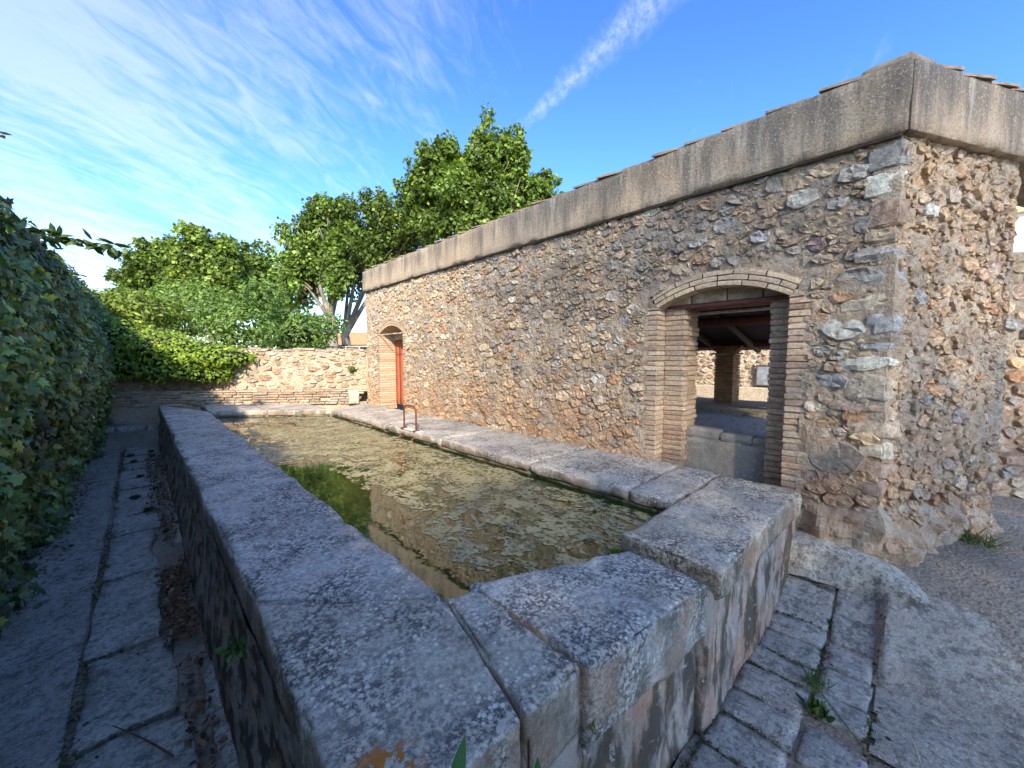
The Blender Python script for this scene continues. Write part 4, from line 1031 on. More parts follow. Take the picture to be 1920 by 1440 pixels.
# concrete apron with its ragged outer edge
apr = [(2.06, -.30), (2.45, -.46), (2.86, -.45), (3.08, -.36), (3.16, -.20), (3.12, -.08), (3.22, .02), (3.18, .045), (2.06, .045)]
def inpoly(u, v, poly):
    r = np.zeros(u.shape, bool); n = len(poly)
    for i in range(n):
        (x1, y1), (x2, y2) = poly[i], poly[(i+1) % n]
        c = ((y1 > v) != (y2 > v)) & (u < (x2-x1)*(v-y1)/(y2-y1+1e-12)+x1); r ^= c
    return r
def apr_z(u, v): return np.maximum(paver_z(u)-.004, ground_z(u, v)+.008) + .006*fbm(np.stack([u, v, 0*u], -1), 3, 4, .6, 186)
V, Q = grid(np.arange(.2, 3.4, .014), np.arange(-.7, .07, .014), lambda u, v: np.column_stack([u, v, apr_z(u, v)]),
            lambda u, v: inpoly(u+.02*vnoise(np.stack([u*14, v*14, 0*u], -1), 5), v+.02*vnoise(np.stack([u*14, v*14, 0*u+9], -1), 6), apr))
struct(mk('concrete_apron', V, Q, APRON))
# rounded cement kerb sweeping from the basin corner out to the street
kp = bez((3.17, .56, .39), (3.30, .12, .465), (3.05, -.26, .160), 46)
V = []; prof = [(-.115, -.24), (-.105, -.06), (-.090, -.014), (-.05, .0), (.03, .004), (.10, .0), (.14, -.02), (.15, -.2)]
T = nz(np.gradient(kp, axis=0)); 
for i in range(len(kp)):
    sd = np.array([T[i, 1], -T[i, 0]]); sd = -sd if sd[0] < 0 else sd
    for (o, z) in prof: V.append((kp[i, 0]+sd[0]*o, kp[i, 1]+sd[1]*o, kp[i, 2]+z))
V = np.array(V); m_ = len(prof); V[:, 2] += .012*fbm(V, 9, 4, .6, 190); V[:, :2] += .016*np.column_stack([fbm(V, 7, 3, .6, 191), fbm(V, 7, 3, .6, 192)])
F = [(i*m_+j, i*m_+j+1, (i+1)*m_+j+1, (i+1)*m_+j) for i in range(len(kp)-1) for j in range(m_-1)]+[tuple(range(m_)), tuple(range((len(kp)-1)*m_, len(kp)*m_))]
kerb = thing('kerb', 'curved pale cement kerb between the pavers and the street wall', 'kerb', (3.3, .2, .1))
mk('kerb_roll', V, F, KERB, kerb, True)
# ------------------------------------------------------------------ courtyard seen through the open doorway
V, F = prism([(W+.46, .45), (4.7, .1), (14, .1), (14, 12), (W+.46, 7)], .3, .60); struct(mk('courtyard_floor', V, F, APRON, None, False))
trough = thing('wash_trough', 'stone washing trough inside the courtyard, reflected sky blue put into its colour', 'trough', (4.9, 1.8, .6))
stoneblock('front_slab', rect(4.05, 4.22, .2, 3.6), .6, .83, TROUGH, trough, .08, .02, .006, 201)
stoneblock('washing_slab', [(4.75, .2), (5.55, .2), (5.55, 3.8), (4.75, 3.8)], .58, [.76, .875, .875, .76], TROUGH, trough, .08, .02, .005, 202)
stoneblock('back_slab', rect(5.56, 6.0, .2, 4.0), .6, .915, APRON, trough, .08, .02, .006, 203)
V, F = prism([(4.20, .2), (4.80, .2), (4.80, 3.7), (4.20, 3.7)], .55, .735); mk('trough_water', V, F, WATER, trough, False)
stp = stoneblock('courtyard_step', rect(6.2, 7.3, .0, 4.4), .55, .90, APRON, None, .1, .02, .006, 204); struct(stp)

pil = thing('brick_pillar', 'square brick pillar carrying the lean-to roof in the courtyard', 'pillar', (6.8, 2.04, .9))
pg = Geo(); pg.add(*chbox((6.62, 1.92, .9), (6.92, 2.16, 1.66), .002)); pg.build('pillar_core', MORTAR_FAR, pil)
for k in range(17):
    z = .905+k*.0445
    for (a0, a1, b0, b1) in (((1.905, 2.04, 6.60, 6.75), (2.046, 2.175, 6.60, 6.75)) if k % 2 else ((1.905, 1.99, 6.60, 6.75), (1.996, 2.175, 6.60, 6.75))):
        V, F = chbox((b0, a0, z), (b1, a1, z+.037), .004, .003, rng); mk('brick', V, F, BRICK, pil, False, np.tile(np.array([.36, .22, .13])*np.exp(rng.normal(0, .12)), (len(V), 1)))
    V, F = chbox((6.756, 1.902, z), (6.94, 2.178, z+.037), .004, .003, rng); mk('brick', V, F, BRICK, pil, False, np.tile(np.array([.36, .22, .13])*np.exp(rng.normal(0, .12)), (len(V), 1)))
stoneblock('pillar_cap', rect(6.57, 6.95, 1.86, 2.22), 1.662, 1.69, KERB, pil, .06, .008, .003, 210)
stoneblock('pillar_head', [(6.62, 1.92), (6.9, 1.92), (6.9, 2.16), (6.62, 2.16)], 1.69, 1.80, BRICK, pil, .05, .01, .004, 211, col=np.array([.30, .19, .12]))
for s in (-1, 1):        # little arch springers either side of the head
    c = 2.04+s*.12
    V, F = prism([(6.63, c), (6.89, c), (6.89, c+s*.13), (6.63, c+s*.13)], 1.69, 1.80); V[:4, 1] = np.where(np.abs(V[:4, 1]-2.04) > .2, c, V[:4, 1]); mk('springer', V, F, BRICK, pil, False, np.tile([.34, .21, .13], (len(V), 1)))

lean = thing('lean_to_roof', 'dark lean-to roof on red beams along the courtyard side', 'roof', (5.4, 2.5, 2))
def rz(x): return 2.47-.215*(x-3.9)
V, F = tube([(6.76, -.1, 1.845), (6.74, .9, 1.85), (6.77, 2.1, 1.84), (6.75, 3.6, 1.86), (6.76, 6.5, 1.85)], .075, 10); mk('eave_beam', V, F, BEAM, lean)
V, F = tube([(5.25, -.1, 2.05), (5.24, 2, 2.06), (5.26, 6.5, 2.05)], .06, 10); mk('purlin', V, F, BEAM, lean)
for i, yy in enumerate(np.arange(.05, 6.4, .55)):
    V, F = tube([(3.95, yy, rz(3.95)-.06), (7.1, yy, rz(7.1)-.055)], .045, 8); mk('rafter', V, F, OLDWOOD, lean)
V = np.array([(3.9, -.15, rz(3.9)), (7.3, -.15, rz(7.3)), (7.3, 6.6, rz(7.3)), (3.9, 6.6, rz(3.9))]); V = np.vstack([V, V+np.array([0, 0, .03])])
mk('roof_boards', V, [(3, 2, 1, 0), (4, 5, 6, 7), (0, 1, 5, 4), (1, 2, 6, 5), (2, 3, 7, 6), (3, 0, 4, 7)], OLDWOOD, lean, False)
def halftile(a, b, r, t=.014, seg=7, up=True):
    a = np.array(a, float); b = np.array(b, float); d = nz(b-a); s = nz(np.cross(d, [0, 0, 1.])); u = np.cross(s, d); V = []
    th = np.linspace(0, np.pi, seg+1); sg = 1 if up else -1
    for p in (a, b):
        for rr in (r, r-t):
            for q in th: V.append(p+s*np.cos(q)*rr+u*np.sin(q)*rr*sg)
    m_ = seg+1; F = []
    for j in range(seg):
        F += [(j, j+1, 2*m_+j+1, 2*m_+j), (m_+j+1, m_+j, 3*m_+j, 3*m_+j+1), (j+1, j, m_+j, m_+j+1), (2*m_+j, 2*m_+j+1, 3*m_+j+1, 3*m_+j)]
    F += [(0, m_, 3*m_, 2*m_), (seg, 2*m_+seg, 3*m_+seg, m_+seg)]
    return np.array(V), F
for i in range(12):      # under-tiles of the courtyard eaves just inside the doorway
    yy = .66+i*.088
    V, F = halftile((3.80, yy, 2.085), (4.0, yy, 2.11), .040, .012, 7, False); mk('eaves_tile', V, F, TILE, lean, True, np.tile([.50, .36, .26], (len(V), 1)))
V, F = chbox((3.82, .5, 2.018), (3.95, 1.8, 2.034), .003); mk('eaves_batten', V, F, CEMENT, lean, False)

court = thing('courtyard_wall', 'sunlit rubble wall at the back of the courtyard', 'wall', (10.5, 3, .6))
V, Q = grid(np.arange(-.2, 8.02, .05), np.arange(.3, 3.0, .05), lambda u, v: np.column_stack([10.5-.02*fbm(np.stack([u, v, 0*u], -1), 6, 4, .6, 220), u, v]))
cface = mk('wall_face', V, Q[:, ::-1], MORTAR_FAR, court, False)
cells = rubble(1.2, 5.2, .9, 2.9, .05, .14, 222, .6, (), 4000, 2)
lay_stones(cells, lambda u, v, h: np.column_stack([10.5-h, u, v]), cface, STONE_FAR, 223, 70, lambda c: 11., gap=(.008, .02), h=(.01, .04), npt=9, pal=PALF, pw=PWF)
V, F = chbox((10.52, -.2, .3), (10.9, 8, 3.0), .01); mk('wall_core', V, F, MORTAR_FAR, court, False)
V, F = chbox((10.25, 1.0, .55), (10.48, 6, .92), .02); mk('wall_bench', V, F, STONE_FAR, court, False, np.tile([.45, .38, .28], (len(V), 1)))
bd = thing('notice_board', 'grey rectangular board fixed to the sunlit courtyard wall', 'board', (10.42, 2.25, 1.0))
V, F = chbox((10.42, 1.95, .98), (10.45, 2.50, 1.42), .004); mk('panel', V, F, BOARD, bd, False)
for lo, hi in (((10.405, 1.93, .955), (10.447, 2.52, .978)), ((10.405, 1.93, 1.422), (10.447, 2.52, 1.445)), ((10.405, 2.502, .98), (10.447, 2.522, 1.42)), ((10.405, 1.93, .98), (10.447, 1.948, 1.42))):
    V, F = chbox(lo, hi, .003); mk('frame', V, F, OLDWOOD, bd, False)

# what shows past the street wall at the right edge
sw = thing('side_wall', 'rough shaded stone wall beyond the street end of the wash house', 'wall', (6.5, -.9, .3))
def swm(u, v, h): p = np.array([5.3, -.35])[None]+np.outer(u, [.62, -.785])+np.outer(h, [-.785, -.62]); return np.column_stack([p, v])
V, Q = grid(np.arange(0, 2.6, .04), np.arange(.2, 2.55, .04), lambda u, v: swm(u, v, .02*fbm(np.stack([u, v, 0*u], -1), 7, 4, .6, 231))); sf = mk('wall_face', V, Q, MORTAR, sw, False)
lay_stones(rubble(.02, 2.4, .35, 2.5, .05, .13, 233, .6, (), 2500, 2), swm, sf, STONE, 234, 30, lambda c: 6., h=(.01, .04), npt=9)
V, F = prism([(5.36, -.33), (6.95, -2.34), (7.2, -2.1), (5.6, -.1)], .1, 2.52); mk('wall_core', V, F, MORTAR, sw, False)
wh = thing('white_house', 'white rendered house glimpsed past the street wall', 'house', (17, -2.5, .3))
V, F = chbox((15, -9, .2), (21, 0, 6.4), .02); mk('wall', V, F, WHITEWALL, wh, False)
for zz in (2.6, 5.0):
    V, F = chbox((14.9, -9.05, zz), (15.02, .05, zz+.12), .01); mk('string_course', V, F, OCHRE, wh, False)
V, F = prism([(14.6, -9.4), (21.4, -9.4), (21.4, .4), (14.6, .4)], 6.4, 6.7); mk('roof', V, F, ROOFRED, wh, False)

# ------------------------------------------------------------------ vegetation
def ellipsoid_core(name, cs, rs, mat, parent, seed, seg=20):
    g = Geo()
    for c, r in zip(cs, rs):
        th = np.linspace(0, np.pi, seg//2+1); ph = np.linspace(0, 2*np.pi, seg, endpoint=False); A, B = np.meshgrid(th, ph, indexing='ij')
        D = np.stack([np.sin(A)*np.cos(B), np.sin(A)*np.sin(B), np.cos(A)], -1).reshape(-1, 3)
        P = np.array(c)+D*np.array(r)*(1+.16*fbm(D*2+np.array(c), 1.5, 3, .5, seed))[:, None]; n = seg
        g.add(P, [(i*n+j, i*n+(j+1) % n, (i+1)*n+(j+1) % n, (i+1)*n+j) for i in range(seg//2) for j in range(n)])
    return g.build(name, mat, parent, True)
def shell(cs, rs, n, rng, lo=.80, hi=1.08, up=.0):
    """n leaf positions and outward normals spread over overlapping ellipsoids, none buried deep in another"""
    cs = np.array(cs, float); rs = np.array(rs, float); a = (rs.prod(1)**(2/3)); k = rng.choice(len(cs), n*2, p=a/a.sum())
    D = nz(rng.normal(size=(n*2, 3))); D[:, 2] = np.where(rng.random(n*2) < up, np.abs(D[:, 2]), D[:, 2])
    P = cs[k]+D*rs[k]*rng.uniform(lo, hi, (n*2, 1)); Nn = nz(D/rs[k])
    ok = np.ones(n*2, bool)
    for c, r in zip(cs, rs): ok &= (((P-c)/r)**2).sum(1) > .50
    idx = np.where(ok)[0][:n]; return P[idx], Nn[idx]

# the ivy-covered bank on the left
r_ = np.random.default_rng(21)
ivy = thing('ivy_hedge', 'tall dark ivy hedge overhanging the path on the left', 'hedge', (-1.2, 6, 0))
def ivy_face(y, t):
    """t 0 foot .. 1 crest"""
    foot = -.80+.018*(y-4.4); z = t*(3.25+.10*np.sin(y*1.3)+.02*(y-5))
    x = foot + .16*np.sin(t*math.pi)*1.0 - .45*sstep(.62, 1.0, t)**1.5 + .10*fbm(np.stack([y, z, 0*y], -1), 1.3, 3, .55, 240) + .05*fbm(np.stack([y, z, 0*y], -1), 4, 2, .5, 241)
    return np.column_stack([x, y, z])
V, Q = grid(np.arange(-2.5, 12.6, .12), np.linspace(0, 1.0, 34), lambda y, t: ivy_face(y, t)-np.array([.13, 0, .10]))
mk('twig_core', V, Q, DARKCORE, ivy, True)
def ivy_pts(n, y0, y1):
    y = r_.uniform(y0, y1, n); t = r_.random(n)**.9; P = ivy_face(y, t); e = .01
    T1 = ivy_face(y+e, t)-P; T2 = ivy_face(y, np.minimum(t+e, 1.02))-P; Nn = nz(np.cross(T1, T2)); Nn = np.where(Nn[:, :1] < 0, -Nn, Nn)
    ok = (fbm(P, 1.7, 3, .6, 245) > -.42) | (r_.random(n) < .25); P, Nn = P[ok], Nn[ok]; n = len(P)
    return P+Nn*r_.uniform(-.10, .13, (n, 1)), Nn
P1, N1 = ivy_pts(42000, 2.8, 12.4); P2, N2 = ivy_pts(4500, -2.4, 2.8)
Pn = np.vstack([P1, P2]); Nn = nz(np.vstack([N1, N2]) + r_.normal(0, .55, (len(Pn), 3)) + np.array([.1, -.15, .35]))
sz = r_.uniform(.035, .090, len(Pn)); sz[len(P1):] *= 1.7
cc = leafcols(len(Pn), r_, (.085, .135, .045), .42, .10)*np.clip(1.05+.55*fbm(Pn, 1.1, 3, .6, 247), .45, 1.9)[:, None]
old = r_.random(len(Pn)) < .025; cc[old] = np.array([.20, .13, .05])
leafobj('ivy_leaves', Pn, Nn, sz, LOBED, r_, cc, IVY, ivy, .8, 'stuff')
# crest growth behind the face, and the loose sprays against the sky
cs = [(-1.95+.1*math.sin(y), y, 2.45+.08*math.sin(3*y)) for y in np.arange(-2, 12.5, .8)]; rs = [(.95, .9, 1.0)]*len(cs)
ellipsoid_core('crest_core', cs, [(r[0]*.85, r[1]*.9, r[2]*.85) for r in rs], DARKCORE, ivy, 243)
P1, N1 = shell(cs, rs, 9000, r_, .85, 1.12, .6)
leafobj('crest_leaves', P1, nz(N1+r_.normal(0, .5, P1.shape)+np.array([0, 0, .3])), r_.uniform(.06, .10, len(P1)), OVAL, r_, leafcols(len(P1), r_, (.10, .155, .035), .28, .1), IVY, ivy, .5, 'stuff')
def spray(pts, n, size, seed, col, mat=LEAF):
    q = np.random.default_rng(seed); pth = bez(*pts, 14); V, F = tube(pth, np.linspace(.010, .003, 14), 5); mk('stem', V, F, TWIG, ivy)
    t = q.uniform(.05, 1, n); k = t*13; i = np.minimum(k.astype(int), 12); P = pth[i]+(pth[i+1]-pth[i])*(k-i)[:, None]+q.normal(0, .02, (n, 3))
    leafobj('spray_leaves', P, nz(q.normal(0, .5, (n, 3))+np.array([0, -.2, .9])), q.uniform(*size, n), OVAL, q, leafcols(n, q, col, .2), mat, ivy, .6)
spray([(-1.25, 6.0, 2.85), (-.95, 6.4, 2.95), (-.12, 6.2, 2.82)], 120, (.10, .16), 31, (.06, .10, .025))
spray([(-1.35, 5.6, 2.8), (-1.05, 6.2, 3.05), (-.62, 6.5, 2.80)], 60, (.07, .11), 32, (.06, .10, .03))
spray([(-1.4, 5.0, 3.2), (-1.05, 5.2, 3.50), (-.72, 5.25, 3.40)], 30, (.07, .11), 33, (.03, .04, .025))
spray([(-1.2, 7.6, 2.9), (-.9, 8.0, 3.1), (-.55, 8.1, 2.75)], 46, (.07, .10), 34, (.07, .11, .03))
spray([(-1.3, 6.8, 3.0), (-1.0, 7.0, 3.3), (-.7, 7.3, 3.05)], 46, (.07, .10), 35, (.06, .10, .03))

# bright sunlit hedge spilling over the garden wall
hd = thing('leafy_hedge', 'bright green sunlit hedge spilling over the garden wall', 'hedge', (.4, 10.6, 0))
cs = []; rs = []
for u, z, w in ((.2, 2.0, .85), (.75, 1.98, .80), (1.3, 1.92, .72), (1.85, 1.84, .62), (2.3, 1.76, .55), (2.75, 1.70, .48), (3.15, 1.62, .40), (.9, 1.5, .5), (1.9, 1.45, .42), (2.45, 1.35, .32), (2.95, 1.55, .36), (3.4, 1.62, .30), (3.05, 1.30, .26)):
    p = GO+GD*u-GNv*(.20 if w > .55 else -.05); cs.append((p[0], p[1], z)); rs.append((.55, .5, w*.62))
ellipsoid_core('twig_core', cs, [tuple(v*.78 for v in r) for r in rs], DARKCORE, hd, 251)
P1, N1 = shell(cs, rs, 8500, r_, .82, 1.18)
leafobj('hedge_leaves', P1, nz(N1*.8+r_.normal(0, .45, P1.shape)+np.array([0, -.25, .35])), r_.uniform(.055, .10, len(P1)), OVAL, r_, leafcols(len(P1), r_, (.165, .25, .032), .28, .10), LEAF, hd, .5, 'stuff')
for i in range(14):
    a = cs[r_.integers(0, 7)]; b = np.array(a)+np.array([r_.normal(0, .4), r_.normal(0, .2), .35+.2*r_.random()]); V, F = tube(bez(a, (np.array(a)+b)/2+np.array([0, 0, .15]), b, 6), .006, 4); mk('shoot', V, F, TWIG, hd)

def bush(name, label, px, py, d, rx, rzz, n, col, size, tmpl, seed, leafm=LEAF):
    q = np.random.default_rng(seed); fw = pxdir(px, py); c = np.array([0, 0, CAM_H])+np.array(fw)*d; gz_ = .95+.012*max(0, c[1]-9)
    t = thing(name, label, 'shrub', (c[0], c[1], gz_)); cs = []; rs = []
    for k in range(16):
        o = q.normal(0, .45, 3)*np.array([rx, rx, rzz]); r0 = q.uniform(.32, .55); cs.append(c+o); rs.append((rx*r0, rx*r0, rzz*r0*1.1))
    P, Nn = shell(cs, rs, n, q, .55, 1.12)
    leafobj('foliage', P, nz(Nn+q.normal(0, .7, P.shape)+np.array([0, 0, .3])), q.uniform(*size, len(P)), tmpl, q, leafcols(len(P), q, col, .28), leafm, t, .2)
    g = Geo()
    for k in range(7):
        e = cs[k]; V, F = tube(bez((c[0]+q.normal(0, .05), c[1]+q.normal(0, .05), gz_-.1), (c[0], c[1], (gz_+c[2])/2), e, 8), np.linspace(.035, .010, 8), 5); g.add(V, F)
    g.build('stems', TWIG, t, True); return t
bush('olive_shrub', 'loose grey-green shrub behind the garden wall near the trunks', 520, 607, 13.2, 1.5, 1.0, 7000, (.115, .185, .042), (.09, .15), OVAL, 41)
bush('tall_shrub', 'pale green shrub rising behind the bright hedge', 345, 592, 16., 1.7, .75, 5000, (.13, .20, .042), (.10, .16), OVAL, 42)
bush('wild_shrub', 'small dark shrub beside the plane trunk', 565, 622, 14.5, .60, .7, 2000, (.12, .15, .06), (.08, .14), OVAL, 43)
bush('yellow_shrub', 'yellow-green shrub at the end of the ivy hedge', 225, 588, 13., 1.0, .6, 3500, (.16, .21, .04), (.09, .14), OVAL, 44)

def plane_tree(label, base, lobes, nleaf, seed, lsize=(.09, .26), col=(.10, .155, .030), fork=2.6, rad=.26, group='plane trees'):
    """lobes: (centre xyz, radius) in metres"""
    q = np.random.default_rng(seed); b = np.array(base, float); t = thing('plane_tree', label, 'tree', tuple(b), group)
    g = Geo(); top = b+np.array([q.normal(0, .15), q.normal(0, .15), fork])
    V, F = tube(bez(b-np.array([0, 0, .3]), (b+top)/2+np.array([.08, 0, 0]), top, 9), np.linspace(rad*1.25, rad*.85, 9), 12); g.add(V, F)
    cs = []; rs = []
    for (c, r) in lobes:
        c = np.array(c, float); mid = top*.45+c*.55+np.array([0, 0, -.3*r]); mid[:2] = top[:2]*.6+c[:2]*.4+q.normal(0, .15, 2)
        V, F = tube(bez(top-np.array([0, 0, .2]), mid, c+np.array([0, 0, .3*r]), 12), np.linspace(rad*.55, .03, 12), 8); g.add(V, F)
        for k in range(5):
            s = top*.35+c*.65+q.normal(0, .2, 3); e = c+nz(q.normal(0, 1, 3))*r*.75; V, F = tube(bez(s, (s+e)/2+np.array([0, 0, .2]), e, 6), np.linspace(.06, .015, 6), 5); g.add(V, F)
        m_ = int(26+15*r)
        for k in range(m_):
            d = nz(q.normal(0, 1, 3)); d[2] = d[2]*1.05+.1; d[2] *= 1.2; rr = r*q.uniform(.15, .32); cs.append(c+d*r*q.uniform(.35, .95)); rs.append((rr, rr, rr*q.uniform(1.0, 1.6)))
    g.build('trunk', BARK, t, True)
    cs = np.array(cs); rs = np.array(rs); a = rs[:, 0]**2; k = q.choice(len(cs), nleaf, p=a/a.sum()); D = nz(q.normal(size=(nleaf, 3)))
    P = cs[k]+D*rs[k]*q.uniform(.55, 1.12, (nleaf, 1)); Nn = nz(D*.7+q.normal(0, .55, D.shape)+np.array([0, 0, .45]))
    leafobj('crown', P, Nn, q.uniform(*lsize, nleaf), LOBED if nleaf < 100 else KITE, q, leafcols(nleaf, q, col, .38, .05)*(1+.18*q.normal(size=len(cs)))[k][:, None].clip(.6, 1.5), LEAF, t, .3)
    return t
def lob(px, py, d, rpx): 
    f = pxdir(px, py); fw = pxdir(960, 720); s = d/float(np.dot(f, fw)); return (np.array([0, 0, CAM_H])+np.array(f)*s, rpx/720*d)
def gbase(px, d, z=1.1):
    f = pxdir(px, 660); fw = pxdir(960, 720); s = d/float(np.dot(f, fw)); p = np.array([0, 0, CAM_H])+np.array(f)*s; return (p[0], p[1], z)
T_ = plane_tree
T_('pale-trunked plane tree just beyond the garden wall, nearest the shrub', gbase(624, 20.0), [lob(575, 470, 20.5, 52), lob(610, 430, 20.3, 50), lob(560, 530, 20.2, 46), lob(640, 480, 19.6, 44), lob(628, 530, 19.2, 30)], 22000, 51, fork=2.7)
T_('dark forked plane tree against the far corner of the wash house', gbase(652, 22.0), [lob(690, 420, 22, 52), lob(740, 440, 21.6, 52), lob(660, 500, 22.5, 46), lob(715, 500, 22, 50), lob(790, 420, 21.5, 50)], 22000, 52, fork=1.9, col=(.09, .14, .027))
T_('tallest plane tree rising over the wash house roof', gbase(905, 18.0, 1.0), [lob(925, 300, 18, 62), lob(815, 330, 18.2, 56), lob(870, 370, 17.6, 64), lob(965, 365, 17.8, 62), lob(1010, 372, 18, 44), lob(830, 420, 18, 55), lob(905, 430, 17.4, 55), lob(780, 385, 18.6, 40), lob(958, 290, 18.4, 36), lob(850, 305, 18.4, 36)], 40000, 53, fork=3.0)
T_('leftmost plane tree of the background row', gbase(285, 30.0), [lob(265, 520, 30, 46), lob(305, 500, 30, 46), lob(330, 530, 29.5, 38), lob(245, 560, 29, 30)], 15000, 54, lsize=(.2, .34), fork=2.2)
T_('plane tree with slender pale limbs, second in the background row', gbase(395, 28.0), [lob(375, 490, 28, 48), lob(400, 525, 27.5, 42), lob(355, 540, 28, 36), lob(420, 490, 28.4, 36)], 15000, 55, lsize=(.2, .33), fork=2.4, col=(.115, .17, .032))
T_('plane tree at the right end of the background row', gbase(435, 30.0), [lob(440, 500, 30, 36), lob(425, 550, 30, 34), lob(460, 545, 30, 30)], 11000, 56, lsize=(.2, .33), fork=2.2)
T_('distant plane tree filling the gap behind the row', gbase(492, 38.0), [lob(492, 510, 38, 38), lob(480, 560, 37, 40), lob(525, 560, 36, 36)], 8000, 57, lsize=(.26, .42), fork=2.5)

# unseen trees behind the viewer, placed and thinned to shade this end softly
def shade_tree(label, x, y, lobes, n, seed):
    """unseen open tree, leaves thinned: light sifts through all of it"""
    q = np.random.default_rng(seed); t = thing('unseen_shade_tree', label, 'tree', (x, y, 0), 'unseen shade trees behind the viewer'); g = Geo(); top = np.array([x, y, 4.2])
    V, F = tube(bez((x, y, -.3), (x+.1, y, 2), top, 8), np.linspace(.20, .08, 8), 10); g.add(V, F)
    C = np.array([(x+a, y+b, c) for a, b, c, r in lobes]); Rr = np.array([l[3] for l in lobes])
    for c in C:
        V, F = tube(bez(top-np.array([0, 0, .2]), (top+c)/2+np.array([0, 0, .5]), c, 9), np.linspace(.045, .010, 9), 6); g.add(V, F)
    g.build('trunk', BARK, t, True)
    k = q.choice(len(C), n, p=(lambda w: w/w.sum())(Rr**3*np.where(C[:, 2] > 9.5, .42, 1.0))); D = nz(q.normal(size=(n, 3)))*(q.random((n, 1))**.42)
    P = C[k]+D*Rr[k][:, None]
    leafobj('crown', P, nz(q.normal(size=(n, 3))+np.array([0, 0, .4])), q.uniform(.12, .22, n), KITE, q, leafcols(n, q, (.10, .155, .03), .25), LEAF, t)
shade_tree('unseen low tree behind the viewer, crown shaped to shade the near pavement', -4.75, -10.1, [(.9, -.7, 8.4, 1.7), (-.7, .55, 8.0, 1.6), (1.9, -1.4, 8.2, 1.6), (-1.6, 1.1, 8.0, 1.6), (-2.4, 1.7, 7.4, 1.3), (3.0, -2.0, 8.2, 1.6), (.3, 0, 7.0, 1.4)], 7600, 61)
shade_tree('unseen tall thin-leaved tree added far behind the viewer for even half shade', -14.0, -24.3, [(a*.82, -a*.57, z, 1.9) for a in (-1.3, 0, 1.3, 2.4) for z in (19.2, 21.0, 22.8, 24.4)], 5600, 62)

# ------------------------------------------------------------------ beyond the garden wall
rail = thing('metal_railing', 'low galvanised railing below the plane trunks', 'railing', gbase(650, 12.5, 1.0))
ra_, rb_ = np.array(gbase(600, 12.8, 0)), np.array(gbase(700, 12.2, 0))
for h_ in (1.98, 1.80): 
    V, F = tube([ra_+[0, 0, h_], rb_+[0, 0, h_]], .022, 8); mk('rail', V, F, STEEL, rail)
for t in np.linspace(0, 1, 5):
    p = ra_*(1-t)+rb_*t; V, F = tube([p+[0, 0, .9], p+[0, 0, 2.0]], .025, 8); mk('post', V, F, STEEL, rail)
fh = np.array(gbase(655, 40, .9)); fd = np.array([.69, -.72]); 
farm = thing('far_house', 'distant ochre house with terracotta roof seen under the plane trees', 'house', tuple(fh))
def fq(a, b): p = fh[:2]+fd*a+np.array([.72, .69])*b; return (p[0], p[1])
V, F = prism([fq(-6, 0), fq(9, 0), fq(9, 8), fq(-6, 8)], .5, 3.0); mk('wall', V, F, OCHRE, farm, False)
V, F = prism([fq(-6.5, -.6), fq(9.5, -.6), fq(9.5, 8.5), fq(-6.5, 8.5)], 3.0, 4.4); V[4:, :2] = V[4:, :2]*.55+np.array(fq(1.5, 4))*.45; mk('roof', V, F, ROOFRED, farm, False)
for a in (-4, -1, 2, 5):
    V, F = prism([fq(a, -.04), fq(a+1, -.04), fq(a+1, .1), fq(a, .1)], 1.6, 2.7); wn = mk('window', V, F, GLASSDARK, farm, False)
    V, F = prism([fq(a-.1, -.10), fq(a+1.1, -.10), fq(a+1.1, .05), fq(a-.1, .05)], 1.5, 1.597); mk('sill', V, F, WHITEWALL, wn, False)
cy = np.array(gbase(668, 15.5, 1.0)); cyc = thing('cycad_plant', 'dark spiky palm-like plant beside the railing', 'plant', tuple(cy)); q = np.random.default_rng(71)
for k in range(16):
    a = k*2.4; e = cy+np.array([math.cos(a)*.55, math.sin(a)*.55, .75+.35*q.random()]); pth = bez(cy+[0, 0, .4], (cy+e)/2+np.array([0, 0, .75]), e, 9); n = 44
    t = np.linspace(.15, 1, n); i = np.minimum((t*8).astype(int), 7); P = pth[i]+(pth[i+1]-pth[i])*(t*8-i)[:, None]
    leafobj('frond', P, q.normal(0, .3, (n, 3))+np.array([0, 0, 1]), .22, (KITE[0]*np.array([.35, 1, 1]), KITE[1]), q, leafcols(n, q, (.03, .05, .02), .2), LEAF, cyc)
V, F = tube([cy-[0, 0, .2], cy+[0, 0, .45]], .13, 8); mk('trunk', V, F, TWIG, cyc)

# ------------------------------------------------------------------ weeds and oddments
BLADE = (np.array([(-.035, 0, 0), (.035, 0, 0), (.03, .5, .02), (-.03, .5, .02), (0, 1, -.08)]), np.array([(0, 1, 2), (0, 2, 3), (3, 2, 4)]))
def weed(name, label, loc, n, size, tmpl, seed, col=(.07, .13, .03), spread=.03, up=.9, mat=GRASS, face=None):
    q = np.random.default_rng(seed); loc = np.array(loc, float); P = loc+np.column_stack([q.normal(0, spread, (n, 2)), np.abs(q.normal(0, spread*.25, n))])
    d = nz(q.normal(0, .6, (n, 3))+np.array([0, 0, up])); 
    if face is not None: d = nz(d+np.array(face))
    s = nz(np.cross(d, q.normal(size=(n, 3)))); Nn = np.cross(s, d); T, tri = tmpl; k = len(T); z = q.uniform(size*.5, size, n)[:, None, None]
    V = P[:, None]+z*(T[None, :, 0:1]*s[:, None]+T[None, :, 1:2]*d[:, None]+T[None, :, 2:3]*Nn[:, None]); F = tri[None]+(np.arange(n)*k)[:, None, None]
    o = mk(name, V.reshape(-1, 3), F.reshape(-1, 3), mat, None, False, np.repeat(leafcols(n, q, col, .22, .05), k, 0)); return tag(o, label, 'weed')
